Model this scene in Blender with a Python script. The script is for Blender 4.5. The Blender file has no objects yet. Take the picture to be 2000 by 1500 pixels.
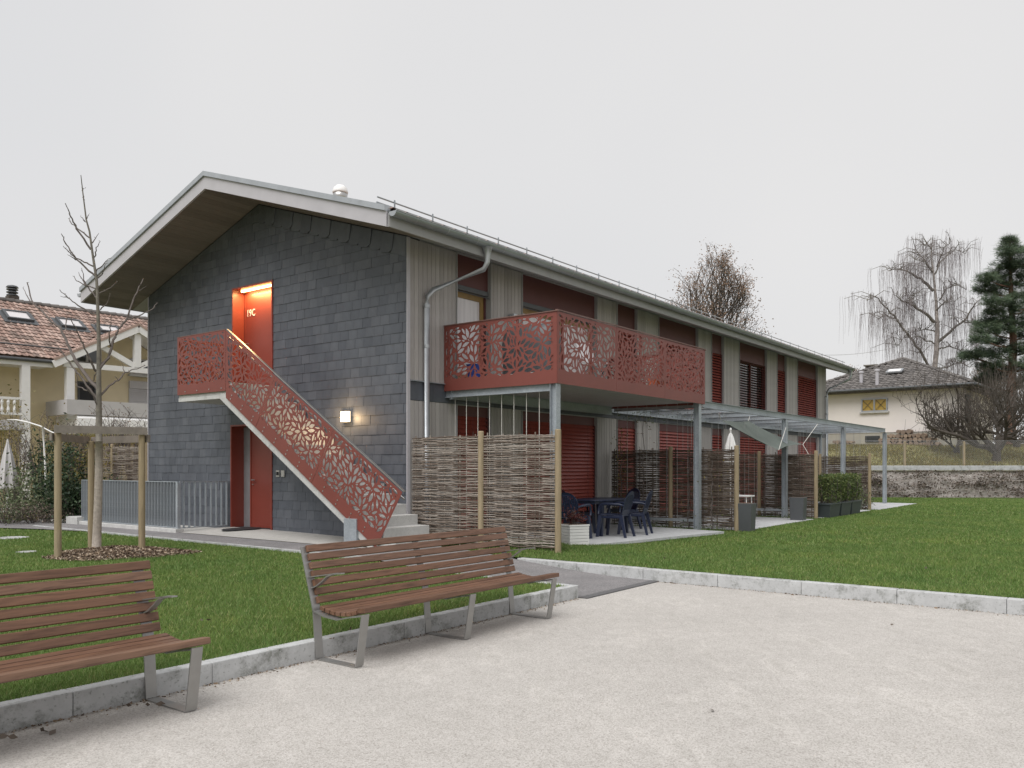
import bpy, math, random
import numpy as np
from mathutils import Vector, Matrix

random.seed(7)
RNG = np.random.default_rng(7)
sc = bpy.context.scene
COL = sc.collection
R = math.radians

# ------------------------------------------------------------------ camera, sky, sun, exposure
FPX, HOR, CAMZ = 1615.0, 912.0, 1.6
cam_d = bpy.data.cameras.new('camera')
cam = bpy.data.objects.new('camera', cam_d)
COL.objects.link(cam)
cam.location = (0, 0, CAMZ)
cam.rotation_euler = (R(90), 0, 0)
cam_d.sensor_width = 36.0
cam_d.lens = FPX / 2000 * 36.0
cam_d.shift_y = (HOR - 750) / 2000
cam_d.clip_end = 1500
sc.camera = cam

SUN_EL, SUN_AZ = R(56), R(-150)          # azimuth from +Y, clockwise
w = bpy.data.worlds.new('World')
sc.world = w
w.use_nodes = True
nt = w.node_tree
bg = nt.nodes['Background']
bg.inputs['Strength'].default_value = 0.1
sky = nt.nodes.new('ShaderNodeTexSky')
sky.sky_type = 'NISHITA'
sky.sun_disc = False
sky.sun_elevation = SUN_EL
sky.sun_rotation = SUN_AZ
sky.dust_density = 4.0
tc = nt.nodes.new('ShaderNodeTexCoord')
nz = nt.nodes.new('ShaderNodeTexNoise')
nz.inputs['Scale'].default_value = 1.1
nz.inputs['Detail'].default_value = 3
nt.links.new(tc.outputs['Generated'], nz.inputs['Vector'])
cr = nt.nodes.new('ShaderNodeValToRGB')
cr.color_ramp.elements[0].position = 0.3
cr.color_ramp.elements[0].color = (3.62, 3.65, 3.74, 1)
cr.color_ramp.elements[1].position = 0.75
cr.color_ramp.elements[1].color = (4.22, 4.16, 4.12, 1)
nt.links.new(nz.outputs['Fac'], cr.inputs['Fac'])
mx = nt.nodes.new('ShaderNodeMixRGB')
mx.inputs['Fac'].default_value = 0.96
nt.links.new(sky.outputs['Color'], mx.inputs['Color1'])
nt.links.new(cr.outputs['Color'], mx.inputs['Color2'])
nt.links.new(mx.outputs['Color'], bg.inputs['Color'])

sun_d = bpy.data.lights.new('sun', 'SUN')
sun_d.energy = 1.5
sun_d.angle = R(50)
sun_d.color = (1.0, 0.985, 0.97)
sun = bpy.data.objects.new('sun', sun_d)
COL.objects.link(sun)
sd = Vector((math.sin(SUN_AZ) * math.cos(SUN_EL), math.cos(SUN_AZ) * math.cos(SUN_EL), math.sin(SUN_EL)))
sun.rotation_euler = sd.to_track_quat('Z', 'Y').to_euler()
sun.location = sd * 60

sc.view_settings.view_transform = 'Standard'
sc.view_settings.look = 'None'
sc.view_settings.exposure = 0.95
sc.view_settings.gamma = 1.0
sc.view_settings.use_curve_mapping = False
sc.cycles.max_bounces = 6
sc.cycles.diffuse_bounces = 4
sc.cycles.transparent_max_bounces = 8
sc.cycles.sample_clamp_indirect = 4

# ------------------------------------------------------------------ frames: building coordinates (s along the long side, t along the gable, t = -w)
CX, CY = -1.854, 14.68
UX, UY = 0.6043, 0.7967
BROT = math.atan2(UY, UX)
BM = Matrix.Translation((CX, CY, 0)) @ Matrix.Rotation(BROT, 4, 'Z')
BMI = BM.inverted()


def W(s, w_, z=0.0):
    """building coordinates (along, outwards, up) to the world"""
    return BM @ Vector((s, -w_, z))


def at(px, py, depth):
    """a point of the place at a given distance along the view"""
    return Vector(((px - 1000) / FPX * depth, depth, CAMZ + (HOR - py) / FPX * depth))


def hit(px, py, p0, n):
    d = Vector(((px - 1000) / FPX, 1, (HOR - py) / FPX))
    o = Vector((0, 0, CAMZ))
    k = (Vector(p0) - o).dot(n) / d.dot(n)
    return o + d * k


# ------------------------------------------------------------------ objects
def link(o, parent=None):
    COL.objects.link(o)
    if parent is not None:
        o.parent = parent
    return o


def tag(o, label=None, cat=None, group=None, kind=None):
    if label:
        o['label'] = label
    if cat:
        o['category'] = cat
    if group:
        o['group'] = group
    if kind:
        o['kind'] = kind
    return o


def empty(name, label=None, cat=None, group=None, loc=None, rz=None, mat=None, kind=None):
    o = bpy.data.objects.new(name, None)
    o.empty_display_size = 0.1
    COL.objects.link(o)
    if mat is not None:
        o.matrix_world = mat
    else:
        o.location = loc or (0, 0, 0)
        o.rotation_euler = (0, 0, rz or 0)
    return tag(o, label, cat, group, kind)


def bframe(name, s, w_, z, label, cat, group=None, rz=0.0, kind=None):
    """an Empty standing at building coordinates, turned with the building"""
    p = W(s, w_, z)
    return empty(name, label, cat, group, p, BROT + rz, kind=kind)


def meshobj(name, me, mat, parent=None):
    if mat is not None and not me.materials:
        me.materials.append(mat)
    return link(bpy.data.objects.new(name, me), parent)


def copy_tree(o, parent=None):
    c = o.copy()
    COL.objects.link(c)
    c.parent = parent
    for ch in [x for x in bpy.data.objects if x.parent == o]:
        copy_tree(ch, c)
    return c


class MB:
    def __init__(self):
        self.v, self.f = [], []

    def quad(self, a, b, c, d):
        i = len(self.v)
        self.v += [tuple(a), tuple(b), tuple(c), tuple(d)]
        self.f.append((i, i + 1, i + 2, i + 3))

    def poly(self, pts):
        i = len(self.v)
        self.v += [tuple(p) for p in pts]
        self.f.append(tuple(range(i, i + len(pts))))

    def hexa(self, p):
        """eight corners: bottom 0-3 counter-clockwise, top 4-7"""
        i = len(self.v)
        self.v += [tuple(q) for q in p]
        for f in ((0, 3, 2, 1), (4, 5, 6, 7), (0, 1, 5, 4), (1, 2, 6, 5), (2, 3, 7, 6), (3, 0, 4, 7)):
            self.f.append(tuple(i + k for k in f))

    def box(self, x0, x1, y0, y1, z0, z1):
        self.hexa([(x0, y0, z0), (x1, y0, z0), (x1, y1, z0), (x0, y1, z0), (x0, y0, z1), (x1, y0, z1), (x1, y1, z1), (x0, y1, z1)])
        return self

    def bar(self, a, b, wd, ht, up=(0, 0, 1)):
        """rectangular bar from a to b, wd across and ht along up"""
        a, b = Vector(a), Vector(b)
        d = (b - a).normalized()
        up = Vector(up)
        sx = d.cross(up)
        if sx.length < 1e-6:
            sx = Vector((1, 0, 0))
        sx.normalize()
        u = sx.cross(d).normalized()
        sx *= wd / 2
        u = u * (ht / 2)
        self.hexa([a - sx - u, a + sx - u, b + sx - u, b - sx - u, a - sx + u, a + sx + u, b + sx + u, b - sx + u])
        return self

    def prism(self, pts, ex):
        """planar polygon pts extruded by vector ex"""
        n = len(pts)
        i = len(self.v)
        ex = Vector(ex)
        self.v += [tuple(p) for p in pts] + [tuple(Vector(p) + ex) for p in pts]
        self.f.append(tuple(i + k for k in reversed(range(n))))
        self.f.append(tuple(i + n + k for k in range(n)))
        for k in range(n):
            m = (k + 1) % n
            self.f.append((i + k, i + m, i + n + m, i + n + k))
        return self

    def tube(self, pts, rad, sides=6, cap=True):
        pts = [Vector(p) for p in pts]
        n = len(pts)
        if not hasattr(rad, '__len__'):
            rad = [rad] * n
        base = len(self.v)
        ref = None
        for k in range(n):
            if k == 0:
                d = pts[1] - pts[0]
            elif k == n - 1:
                d = pts[-1] - pts[-2]
            else:
                d = pts[k + 1] - pts[k - 1]
            if d.length < 1e-9:
                d = Vector((0, 0, 1))
            d.normalize()
            if ref is None:
                ref = Vector((0, 0, 1)) if abs(d.z) < 0.9 else Vector((1, 0, 0))
            x = d.cross(ref)
            if x.length < 1e-5:
                x = d.orthogonal()
            x.normalize()
            y = d.cross(x)
            ref = x.cross(d)
            ref = Vector((0, 0, 1)) if abs(d.z) < 0.9 else Vector((1, 0, 0))
            for j in range(sides):
                a = 2 * math.pi * j / sides
                self.v.append(tuple(pts[k] + (x * math.cos(a) + y * math.sin(a)) * rad[k]))
        for k in range(n - 1):
            for j in range(sides):
                m = (j + 1) % sides
                self.f.append((base + k * sides + j, base + k * sides + m, base + (k + 1) * sides + m, base + (k + 1) * sides + j))
        if cap:
            self.f.append(tuple(base + j for j in range(sides)))
            self.f.append(tuple(base + (n - 1) * sides + j for j in reversed(range(sides))))
        return self

    def lathe(self, prof, c=(0, 0, 0), sides=16):
        """profile of (radius, height) turned about the vertical through c"""
        base = len(self.v)
        for r, z in prof:
            for j in range(sides):
                a = 2 * math.pi * j / sides
                self.v.append((c[0] + r * math.cos(a), c[1] + r * math.sin(a), c[2] + z))
        for k in range(len(prof) - 1):
            for j in range(sides):
                m = (j + 1) % sides
                self.f.append((base + k * sides + j, base + k * sides + m, base + (k + 1) * sides + m, base + (k + 1) * sides + j))
        self.f.append(tuple(base + j for j in reversed(range(sides))))
        self.f.append(tuple(base + (len(prof) - 1) * sides + j for j in range(sides)))
        return self

    def mesh(self, name='mesh', smooth=False):
        me = bpy.data.meshes.new(name)
        me.from_pydata(self.v, [], self.f)
        me.update()
        if smooth:
            me.polygons.foreach_set('use_smooth', [True] * len(me.polygons))
        return me

    def build(self, name, mat, parent=None, smooth=False, bevel=0.0, world=False):
        me = self.mesh(name, smooth)
        o = meshobj(name, me, mat, parent)
        if world and parent is not None:
            o.matrix_parent_inverse = parent.matrix_world.inverted()
        if bevel:
            b = o.modifiers.new('bevel', 'BEVEL')
            b.width = bevel
            b.segments = 2
            b.limit_method = 'ANGLE'
        return o


def np_mesh(name, V, F, smooth=False):
    """verts n x 3, faces m x k"""
    me = bpy.data.meshes.new(name)
    n, m, k = len(V), len(F), F.shape[1]
    me.vertices.add(n)
    me.vertices.foreach_set('co', np.asarray(V, dtype=np.float32).ravel())
    me.loops.add(m * k)
    me.loops.foreach_set('vertex_index', np.asarray(F, dtype=np.int32).ravel())
    me.polygons.add(m)
    me.polygons.foreach_set('loop_start', np.arange(0, m * k, k, dtype=np.int32))
    me.polygons.foreach_set('loop_total', np.full(m, k, dtype=np.int32))
    if smooth:
        me.polygons.foreach_set('use_smooth', np.ones(m, dtype=bool))
    me.update(calc_edges=True)
    return me


def leaf_mesh(name, P, size, aspect=0.55, flat=0.0, droop=None):
    """a leaf-shaped rhomb at each point of P, turned at random; size is a number or one for each"""
    P = np.asarray(P, dtype=np.float64)
    n = len(P)
    size = np.broadcast_to(np.asarray(size, dtype=np.float64), (n,))[:, None]
    a = RNG.normal(size=(n, 3))
    if droop is not None:
        a = a * 0.5 + np.array(droop)
    a[:, 2] *= (1 - flat)
    a /= np.linalg.norm(a, axis=1)[:, None]
    b = RNG.normal(size=(n, 3))
    b -= a * (a * b).sum(1)[:, None]
    b /= np.linalg.norm(b, axis=1)[:, None]
    V = np.stack([P - a * size * .5, P + b * size * aspect * .5, P + a * size * .5, P - b * size * aspect * .5], 1).reshape(-1, 3)
    return np_mesh(name, V, np.arange(4 * n).reshape(n, 4))


def fill2d(outer, holes, th, to3):
    """a plate with holes cut through: outlines in 2-D, thickness th, to3(a, b, c) places it"""
    cu = bpy.data.curves.new('outline', 'CURVE')
    cu.dimensions = '2D'
    cu.fill_mode = 'BOTH'
    cu.extrude = th / 2
    for pts in [outer] + list(holes):
        sp = cu.splines.new('POLY')
        sp.points.add(len(pts) - 1)
        for q, p in zip(sp.points, pts):
            q.co = (p[0], p[1], 0, 1)
        sp.use_cyclic_u = True
    ob = bpy.data.objects.new('outline', cu)
    me = bpy.data.meshes.new_from_object(ob)
    bpy.data.objects.remove(ob)
    bpy.data.curves.remove(cu)
    me.materials.clear()
    for v in me.vertices:
        v.co = to3(v.co.x, v.co.y, v.co.z)
    me.polygons.foreach_set('use_smooth', [False] * len(me.polygons))
    me.update()
    return me


# ------------------------------------------------------------------ materials
class NT:
    def __init__(self, name):
        self.m = bpy.data.materials.new(name)
        self.m.use_nodes = True
        self.t = self.m.node_tree
        self.b = self.t.nodes['Principled BSDF']
        self.tc = self.t.nodes.new('ShaderNodeTexCoord')

    def n(self, typ, **kw):
        x = self.t.nodes.new(typ)
        for k, v in kw.items():
            if k in x.inputs:
                x.inputs[k].default_value = v
            else:
                setattr(x, k, v)
        return x

    def l(self, a, b):
        self.t.links.new(a, b)

    def mapped(self, scale=(1, 1, 1), coord='Object', rot=(0, 0, 0)):
        mp = self.n('ShaderNodeMapping')
        mp.inputs['Scale'].default_value = scale
        mp.inputs['Rotation'].default_value = rot
        self.l(self.tc.outputs[coord], mp.inputs['Vector'])
        return mp.outputs['Vector']

    def noise(self, scale, detail=4, rough=0.55, vec=None, mscale=None):
        x = self.n('ShaderNodeTexNoise')
        x.inputs['Scale'].default_value = scale
        x.inputs['Detail'].default_value = detail
        x.inputs['Roughness'].default_value = rough
        self.l(vec if vec is not None else self.mapped(mscale or (1, 1, 1)), x.inputs['Vector'])
        return x.outputs['Fac']

    def ramp(self, fac, stops):
        x = self.n('ShaderNodeValToRGB')
        e = x.color_ramp.elements
        while len(e) < len(stops):
            e.new(0.5)
        for el, (p, c) in zip(e, stops):
            el.position = p
            el.color = (*c, 1) if len(c) == 3 else c
        self.l(fac, x.inputs['Fac'])
        return x.outputs['Color']

    def mix(self, fac, a, b, mode='MIX'):
        x = self.n('ShaderNodeMixRGB', blend_type=mode)
        for sock, val in ((x.inputs['Fac'], fac), (x.inputs['Color1'], a), (x.inputs['Color2'], b)):
            if hasattr(val, 'is_linked'):
                self.l(val, sock)
            elif isinstance(val, (int, float)):
                sock.default_value = val
            else:
                sock.default_value = (*val, 1)
        return x.outputs['Color']

    def math(self, op, a, b=0.5):
        x = self.n('ShaderNodeMath', operation=op)
        for sock, val in ((x.inputs[0], a), (x.inputs[1], b)):
            if hasattr(val, 'is_linked'):
                self.l(val, sock)
            else:
                sock.default_value = val
        return x.outputs[0]

    def rand(self):
        """one random number for each loose piece, added to one for each object"""
        g = self.n('ShaderNodeNewGeometry')
        o = self.n('ShaderNodeObjectInfo')
        s = self.math('ADD', g.outputs['Random Per Island'], o.outputs['Random'])
        return self.math('FRACT', s, 0)

    def bump(self, height, strength=0.3, dist=0.01):
        x = self.n('ShaderNodeBump')
        x.inputs['Strength'].default_value = strength
        x.inputs['Distance'].default_value = dist
        self.l(height, x.inputs['Height'])
        self.l(x.outputs['Normal'], self.b.inputs['Normal'])

    def done(self, col=None, rough=0.7, metal=0.0, spec=None):
        if col is not None:
            if hasattr(col, 'is_linked'):
                self.l(col, self.b.inputs['Base Color'])
            else:
                self.b.inputs['Base Color'].default_value = (*col, 1)
        if hasattr(rough, 'is_linked'):
            self.l(rough, self.b.inputs['Roughness'])
        else:
            self.b.inputs['Roughness'].default_value = rough
        self.b.inputs['Metallic'].default_value = metal
        if spec is not None:
            self.b.inputs['Specular IOR Level'].default_value = spec
        return self.m


def c255(r, g, b):
    f = lambda x: (x / 255 / 12.92) if x <= 10 else ((x / 255 + 0.055) / 1.055) ** 2.4
    return (f(r), f(g), f(b))


def sc3(c, k):
    return tuple(min(1.0, x * k) for x in c)


def m_plain(name, col, rough=0.6, metal=0.0, var=0.12, scale=6, bump=0.0, spec=None):
    t = NT(name)
    f = t.noise(scale, 5)
    c = t.ramp(f, [(0.25, sc3(col, 1 - var)), (0.75, sc3(col, 1 + var))])
    if bump:
        t.bump(t.noise(scale * 12, 3), bump, 0.01)
    return t.done(c, rough, metal, spec)


def m_pieces(name, cols, rough=0.7, scale=8, var=0.25, bump=0.25, stretch=(1, 1, 1), spec=None):
    """colour that differs from piece to piece, with a fine grain"""
    t = NT(name)
    n = len(cols)
    c = t.ramp(t.rand(), [((i + .5) / n, k) for i, k in enumerate(cols)])
    g = t.noise(scale, 6, 0.6, mscale=stretch)
    c = t.mix(1.0, c, t.ramp(g, [(0.25, (1 - var,) * 3), (0.75, (1 + var * .6,) * 3)]), 'MULTIPLY')
    if bump:
        t.bump(t.noise(scale * 3, 4, mscale=stretch), bump, 0.004)
    return t.done(c, rough, 0, spec)


def m_leaf(name, cols, rough=0.6, trans=0.25):
    t = NT(name)
    n = len(cols)
    c = t.ramp(t.rand(), [((i + .5) / n, k) for i, k in enumerate(cols)])
    t.l(c, t.b.inputs['Base Color'])
    t.b.inputs['Roughness'].default_value = rough
    t.b.inputs['Specular IOR Level'].default_value = 0.25
    if trans:
        tr = t.n('ShaderNodeBsdfTranslucent')
        t.l(c, tr.inputs['Color'])
        mixs = t.n('ShaderNodeMixShader')
        mixs.inputs['Fac'].default_value = trans
        t.l(t.b.outputs['BSDF'], mixs.inputs[1])
        t.l(tr.outputs['BSDF'], mixs.inputs[2])
        t.l(mixs.outputs['Shader'], t.t.nodes['Material Output'].inputs['Surface'])
    return t.m


M = {}


def make_materials():
    # compacted chippings
    t = NT('gravel')
    v = t.n('ShaderNodeTexVoronoi')
    v.inputs['Scale'].default_value = 120
    t.l(t.mapped(), v.inputs['Vector'])
    chip = t.ramp(v.outputs['Color'], [(0.1, (.325, .303, .28)), (0.45, (.455, .433, .408)), (0.9, (.53, .508, .483))])
    big = t.ramp(t.noise(0.55, 5), [(0.3, (.92, .915, .91)), (0.7, (1.04, 1.035, 1.03))])
    mid = t.ramp(t.noise(5.5, 6, 0.7), [(0.25, (.90, .90, .89)), (0.75, (1.07, 1.07, 1.07))])
    arcs = t.ramp(t.noise(1.4, 3, 0.5, mscale=(2.4, .7, 1)), [(0.56, (1, 1, 1)), (0.62, (1.07, 1.07, 1.07)), (0.68, (.97, .97, .965))])
    c = t.mix(1, t.mix(1, t.mix(1, chip, big, 'MULTIPLY'), mid, 'MULTIPLY'), arcs, 'MULTIPLY')
    t.bump(v.outputs['Distance'], 0.5, 0.006)
    M['gravel'] = t.done(c, 0.9, 0, 0.2)
    # asphalt
    t = NT('asphalt')
    v = t.n('ShaderNodeTexVoronoi')
    v.inputs['Scale'].default_value = 110
    t.l(t.mapped(), v.inputs['Vector'])
    chip = t.ramp(v.outputs['Color'], [(0.1, (.14, .135, .138)), (0.5, (.205, .198, .20)), (0.95, (.29, .282, .282))])
    c = t.mix(1, chip, t.ramp(t.noise(1.6, 6), [(0.3, (.82, .82, .82)), (0.7, (1.15, 1.13, 1.12))]), 'MULTIPLY')
    t.bump(v.outputs['Distance'], 0.4, 0.004)
    M['asphalt'] = t.done(c, 0.85, 0, 0.3)
    # concrete kinds
    def conc(name, col, stain, amount, scale=2.2, rough=0.85):
        t = NT(name)
        base = t.ramp(t.noise(9, 6, .65), [(0.25, sc3(col, .86)), (0.75, sc3(col, 1.1))])
        st = t.ramp(t.noise(scale, 10, .8), [(0.50, (0, 0, 0)), (0.64, (amount,) * 3)])
        c = t.mix(st, base, stain)
        pit = t.ramp(t.noise(38, 3, .6), [(0.60, (1, 1, 1)), (0.70, (.62, .63, .60))])
        c = t.mix(1, c, pit, 'MULTIPLY')
        t.bump(t.noise(60, 4), 0.25, 0.004)
        return t.done(c, rough, 0, 0.25)
    M['kerb'] = conc('kerb_concrete', (.47, .475, .475), (.17, .175, .155), .85, 3.2)
    M['concrete'] = conc('cast_concrete', (.52, .515, .50), (.34, .335, .32), .5)
    M['slab'] = conc('washed_concrete', (.44, .425, .40), (.33, .32, .30), .5, 1.3)
    M['paving'] = conc('paving_concrete', (.50, .505, .51), (.36, .365, .37), .5, 1.4)
    # soil under lawns
    t = NT('lawn_soil')
    c = t.ramp(t.noise(30, 6, .7), [(0.25, (.045, .07, .02)), (0.75, (.10, .14, .04))])
    M['lawn'] = t.done(c, 0.95, 0, 0.1)
    t = NT('rough_meadow')
    c = t.ramp(t.noise(1.2, 8, .7), [(0.3, (.17, .19, .07)), (0.5, (.27, .25, .11)), (0.72, (.33, .28, .16))])
    c = t.mix(1, c, t.ramp(t.noise(25, 5, .7), [(0.3, (.72, .72, .7)), (0.7, (1.2, 1.2, 1.15))]), 'MULTIPLY')
    t.bump(t.noise(40, 4), 0.6, 0.03)
    M['meadow'] = t.done(c, 0.95, 0, 0.1)
    # grass blades, patchy by place
    t = NT('grass_blades')
    c = t.ramp(t.rand(), [(0.1, (.115, .195, .046)), (0.4, (.16, .26, .068)), (0.75, (.205, .305, .088)), (0.96, (.33, .34, .15))])
    pt = t.ramp(t.noise(0.8, 5, .6), [(0.3, (.78, .86, .82)), (0.55, (1.02, 1.0, 1.0)), (0.75, (1.30, 1.12, 1.05))])
    c = t.mix(1, c, pt, 'MULTIPLY')
    c = t.mix(1, c, t.ramp(t.noise(3.3, 5, .65), [(0.35, (.88, .92, .9)), (0.66, (1.1, 1.06, 1.0)), (0.8, (1.35, 1.16, 1.05))]), 'MULTIPLY')
    t.l(c, t.b.inputs['Base Color'])
    t.b.inputs['Roughness'].default_value = 0.55
    t.b.inputs['Specular IOR Level'].default_value = 0.3
    tr = t.n('ShaderNodeBsdfTranslucent')
    t.l(c, tr.inputs['Color'])
    ms = t.n('ShaderNodeMixShader')
    ms.inputs['Fac'].default_value = 0.3
    t.l(t.b.outputs['BSDF'], ms.inputs[1])
    t.l(tr.outputs['BSDF'], ms.inputs[2])
    t.l(ms.outputs['Shader'], t.t.nodes['Material Output'].inputs['Surface'])
    M['grass'] = t.m
    # slate
    t = NT('slate')
    c = t.ramp(t.rand(), [(0.1, (.074, .082, .099)), (0.5, (.084, .093, .111)), (0.9, (.098, .106, .124))])
    c = t.mix(1, c, t.ramp(t.noise(7, 7, .7, mscale=(1, 1, .45)), [(0.25, (.82, .82, .82)), (0.75, (1.16, 1.16, 1.16))]), 'MULTIPLY')
    ps = t.n('ShaderNodeNewGeometry')
    mpv = t.n('ShaderNodeMapping')
    mpv.inputs['Scale'].default_value = (1.6, 1.6, .35)
    t.l(ps.outputs['Position'], mpv.inputs['Vector'])
    c = t.mix(1, c, t.ramp(t.noise(1.0, 6, .65, vec=mpv.outputs['Vector']), [(0.3, (.86, .86, .86)), (0.7, (1.16, 1.15, 1.13))]), 'MULTIPLY')
    t.bump(t.noise(26, 6, .65), 0.25, 0.003)
    M['slate'] = t.done(c, 0.5, 0, 0.45)
    M['slate_dark'] = m_plain('slate_joint', (.035, .037, .042), .8)
    # timber boards of the long side, weathered grey
    M['board'] = m_pieces('grey_larch', [(.36, .338, .325), (.40, .375, .36), (.435, .41, .395)], .8, 5, .2, .35, (9, 9, .7))
    M['fascia'] = m_plain('fascia_paint', (.445, .43, .455), .6, 0, .06, 3, .05)
    M['soffit'] = m_pieces('soffit_board', [(.165, .142, .125), (.185, .16, .14), (.20, .175, .155)], .8, 5, .2, .2, (1, 8, 1))
    M['soffit_side'] = m_plain('eaves_paint', (.33, .33, .33), .65, 0, .07, 3)
    # galvanised steel
    t = NT('galvanised')
    v = t.n('ShaderNodeTexVoronoi')
    v.inputs['Scale'].default_value = 45
    t.l(t.mapped(), v.inputs['Vector'])
    c = t.ramp(v.outputs['Color'], [(0.1, (.34, .375, .405)), (0.9, (.43, .46, .485))])
    c = t.mix(1, c, t.ramp(t.noise(2.5, 5), [(0.3, (.88, .88, .88)), (0.7, (1.1, 1.1, 1.1))]), 'MULTIPLY')
    M['galv'] = t.done(c, t.math('MULTIPLY_ADD', t.noise(20, 3), 0.3), .55)
    t.b.inputs['Roughness'].default_value = .45
    M['gutter'] = m_plain('zinc_gutter', (.33, .36, .375), .42, .6, .12, 3)
    M['pipe'] = m_plain('zinc_pipe', (.42, .44, .46), .42, .6, .12, 5)
    M['steel'] = m_plain('brushed_steel', (.50, .49, .48), .35, .9, .08, 12)
    # red coatings
    M['red'] = m_plain('red_coating', (.19, .050, .038), .48, .0, .09, 1.6, .03)
    M['red_edge'] = m_plain('red_rail_cap', (.21, .12, .10), .45, .3, .05, 4)
    M['red_door'] = m_plain('red_door_paint', (.225, .045, .030), .42, 0, .06, 3)
    M['shutter'] = m_plain('red_shutter', (.30, .062, .045), .42, .1, .08, 3)
    M['red_dark'] = m_plain('dark_red_panel', (.11, .037, .036), .55, 0, .08, 3)
    M['white'] = m_plain('white_paint', (.78, .77, .76), .55, 0, .05, 5)
    M['drain'] = m_plain('wet_asphalt', (.11, .108, .11), .7, 0, .2, 20, .3)
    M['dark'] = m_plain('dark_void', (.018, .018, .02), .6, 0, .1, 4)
    M['navy'] = m_plain('navy_plastic', (.017, .024, .055), .38, 0, .1, 5)
    M['anthracite'] = m_plain('anthracite', (.075, .08, .085), .5, 0, .1, 4)
    M['planter_green'] = m_plain('dark_planter', (.045, .055, .058), .5, 0, .1, 4)
    M['ochre'] = m_plain('ochre_wood', (.27, .17, .055), .5, 0, .15, 6)
    t = NT('window_glass')
    M['glass'] = t.done((.05, .055, .06), .04, 0, 0.8)
    t = NT('pale_glass')
    c = t.ramp(t.noise(3, 2, mscale=(6, 6, .3)), [(0.3, (.55, .52, .52)), (0.7, (.66, .63, .63))])
    M['pale_pane'] = t.done(c, .08, 0, .6)  # opaque pane, pale streaks put into its own colour
    # bench wood
    t = NT('bench_wood')
    r = t.rand()
    base = t.ramp(r, [(0.1, (.13, .068, .042)), (0.4, (.165, .086, .052)), (0.65, (.142, .076, .050)), (0.9, (.178, .102, .067))])
    mp = t.mapped((.55, 7, 7))
    off = t.n('ShaderNodeVectorMath', operation='ADD')
    cmb = t.n('ShaderNodeCombineXYZ')
    t.l(t.math('MULTIPLY', r, 40), cmb.inputs['X'])
    t.l(mp, off.inputs[0])
    t.l(cmb.outputs[0], off.inputs[1])
    wv = t.n('ShaderNodeTexNoise')
    wv.inputs['Scale'].default_value = 4.5
    wv.inputs['Detail'].default_value = 7
    wv.inputs['Distortion'].default_value = 1.6
    t.l(off.outputs[0], wv.inputs['Vector'])
    c = t.mix(1, base, t.ramp(wv.outputs['Fac'], [(0.3, (.60, .58, .56)), (0.48, (1.0, 1.0, 1.0)), (0.7, (1.28, 1.28, 1.26))]), 'MULTIPLY')
    t.bump(wv.outputs['Fac'], 0.18, 0.004)
    M['bench'] = t.done(c, .48, 0, .4)
    M['bench_steel'] = m_plain('bench_steel', (.33, .325, .315), .42, .7, .1, 7)
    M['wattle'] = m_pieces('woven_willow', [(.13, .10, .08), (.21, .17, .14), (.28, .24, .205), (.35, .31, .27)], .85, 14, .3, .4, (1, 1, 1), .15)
    M['wattle_dark'] = m_pieces('shaded_willow', [(.085, .065, .052), (.13, .10, .08), (.17, .14, .115)], .85, 14, .3, .4, (1, 1, 1), .15)  # darker copy of the same willow: the shade is put into its colour
    M['post'] = m_pieces('round_timber', [(.30, .235, .145), (.33, .265, .17)], .8, 4, .28, .4, (6, 6, .7))
    M['greywood'] = m_pieces('weathered_timber', [(.20, .17, .145), (.25, .22, .19)], .85, 4, .28, .4, (2, 2, 2))
    M['mulch'] = m_leaf('bark_chips', [(.07, .045, .03), (.16, .11, .075), (.28, .21, .145), (.42, .35, .27)], .9, 0)
    M['mulch_bed'] = m_plain('mulch_bed', (.10, .07, .048), .95, 0, .4, 18, .6)
    M['bark'] = m_plain('grey_bark', (.16, .145, .12), .9, 0, .35, 14, .5)
    M['bark_dark'] = m_plain('dark_bark', (.072, .06, .05), .9, 0, .3, 10, .5)
    M['bark_pine'] = m_plain('pine_bark', (.15, .085, .06), .9, 0, .35, 6, .5)
    M['birch'] = m_plain('birch_bark', (.36, .32, .295), .8, 0, .5, 5, .2)
    M['raffia'] = m_plain('wrapped_bark', (.40, .35, .30), .9, 0, .25, 26, .6)
    M['twig'] = m_plain('twig', (.125, .105, .095), .9, 0, .2, 4)
    M['birch_twig'] = m_plain('birch_twig', (.20, .175, .18), .9, 0, .2, 4)  # lightened: haze of the distance is put into the colour
    M['brown_leaf'] = m_leaf('brown_leaves', [(.20, .13, .095), (.29, .20, .145), (.37, .265, .20)], .8, .2)
    M['pine_leaf'] = m_leaf('pine_needles', [(.045, .075, .045), (.08, .115, .065), (.115, .15, .085)], .6, .1)
    M['hedge_leaf'] = m_leaf('hedge_leaves', [(.05, .085, .025), (.085, .125, .04), (.13, .165, .05), (.17, .19, .075)], .6, .2)
    M['green_leaf'] = m_leaf('evergreen_leaves', [(.02, .04, .02), (.035, .062, .03), (.06, .09, .045)], .45, .15)
    M['pale_leaf'] = m_leaf('pale_leaves', [(.09, .12, .06), (.14, .17, .09), (.20, .22, .13)], .6, .2)
    M['yellow_leaf'] = m_leaf('yellow_leaves', [(.15, .12, .03), (.25, .19, .05), (.20, .18, .07), (.12, .12, .04)], .6, .25)
    M['red_leaf'] = m_leaf('red_leaves', [(.06, .02, .02), (.12, .03, .03), (.10, .05, .04)], .5, .2)
    M['dead_leaf'] = m_leaf('withered_leaves', [(.11, .085, .065), (.19, .155, .125), (.27, .23, .195), (.09, .07, .055)], .85, .1)
    M['render_yellow'] = m_plain('yellow_render', (.70, .60, .41), .9, 0, .06, 2, .1)
    M['render_pink'] = m_plain('pale_render', (.78, .73, .695), .9, 0, .04, 1.2, .1)
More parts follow.
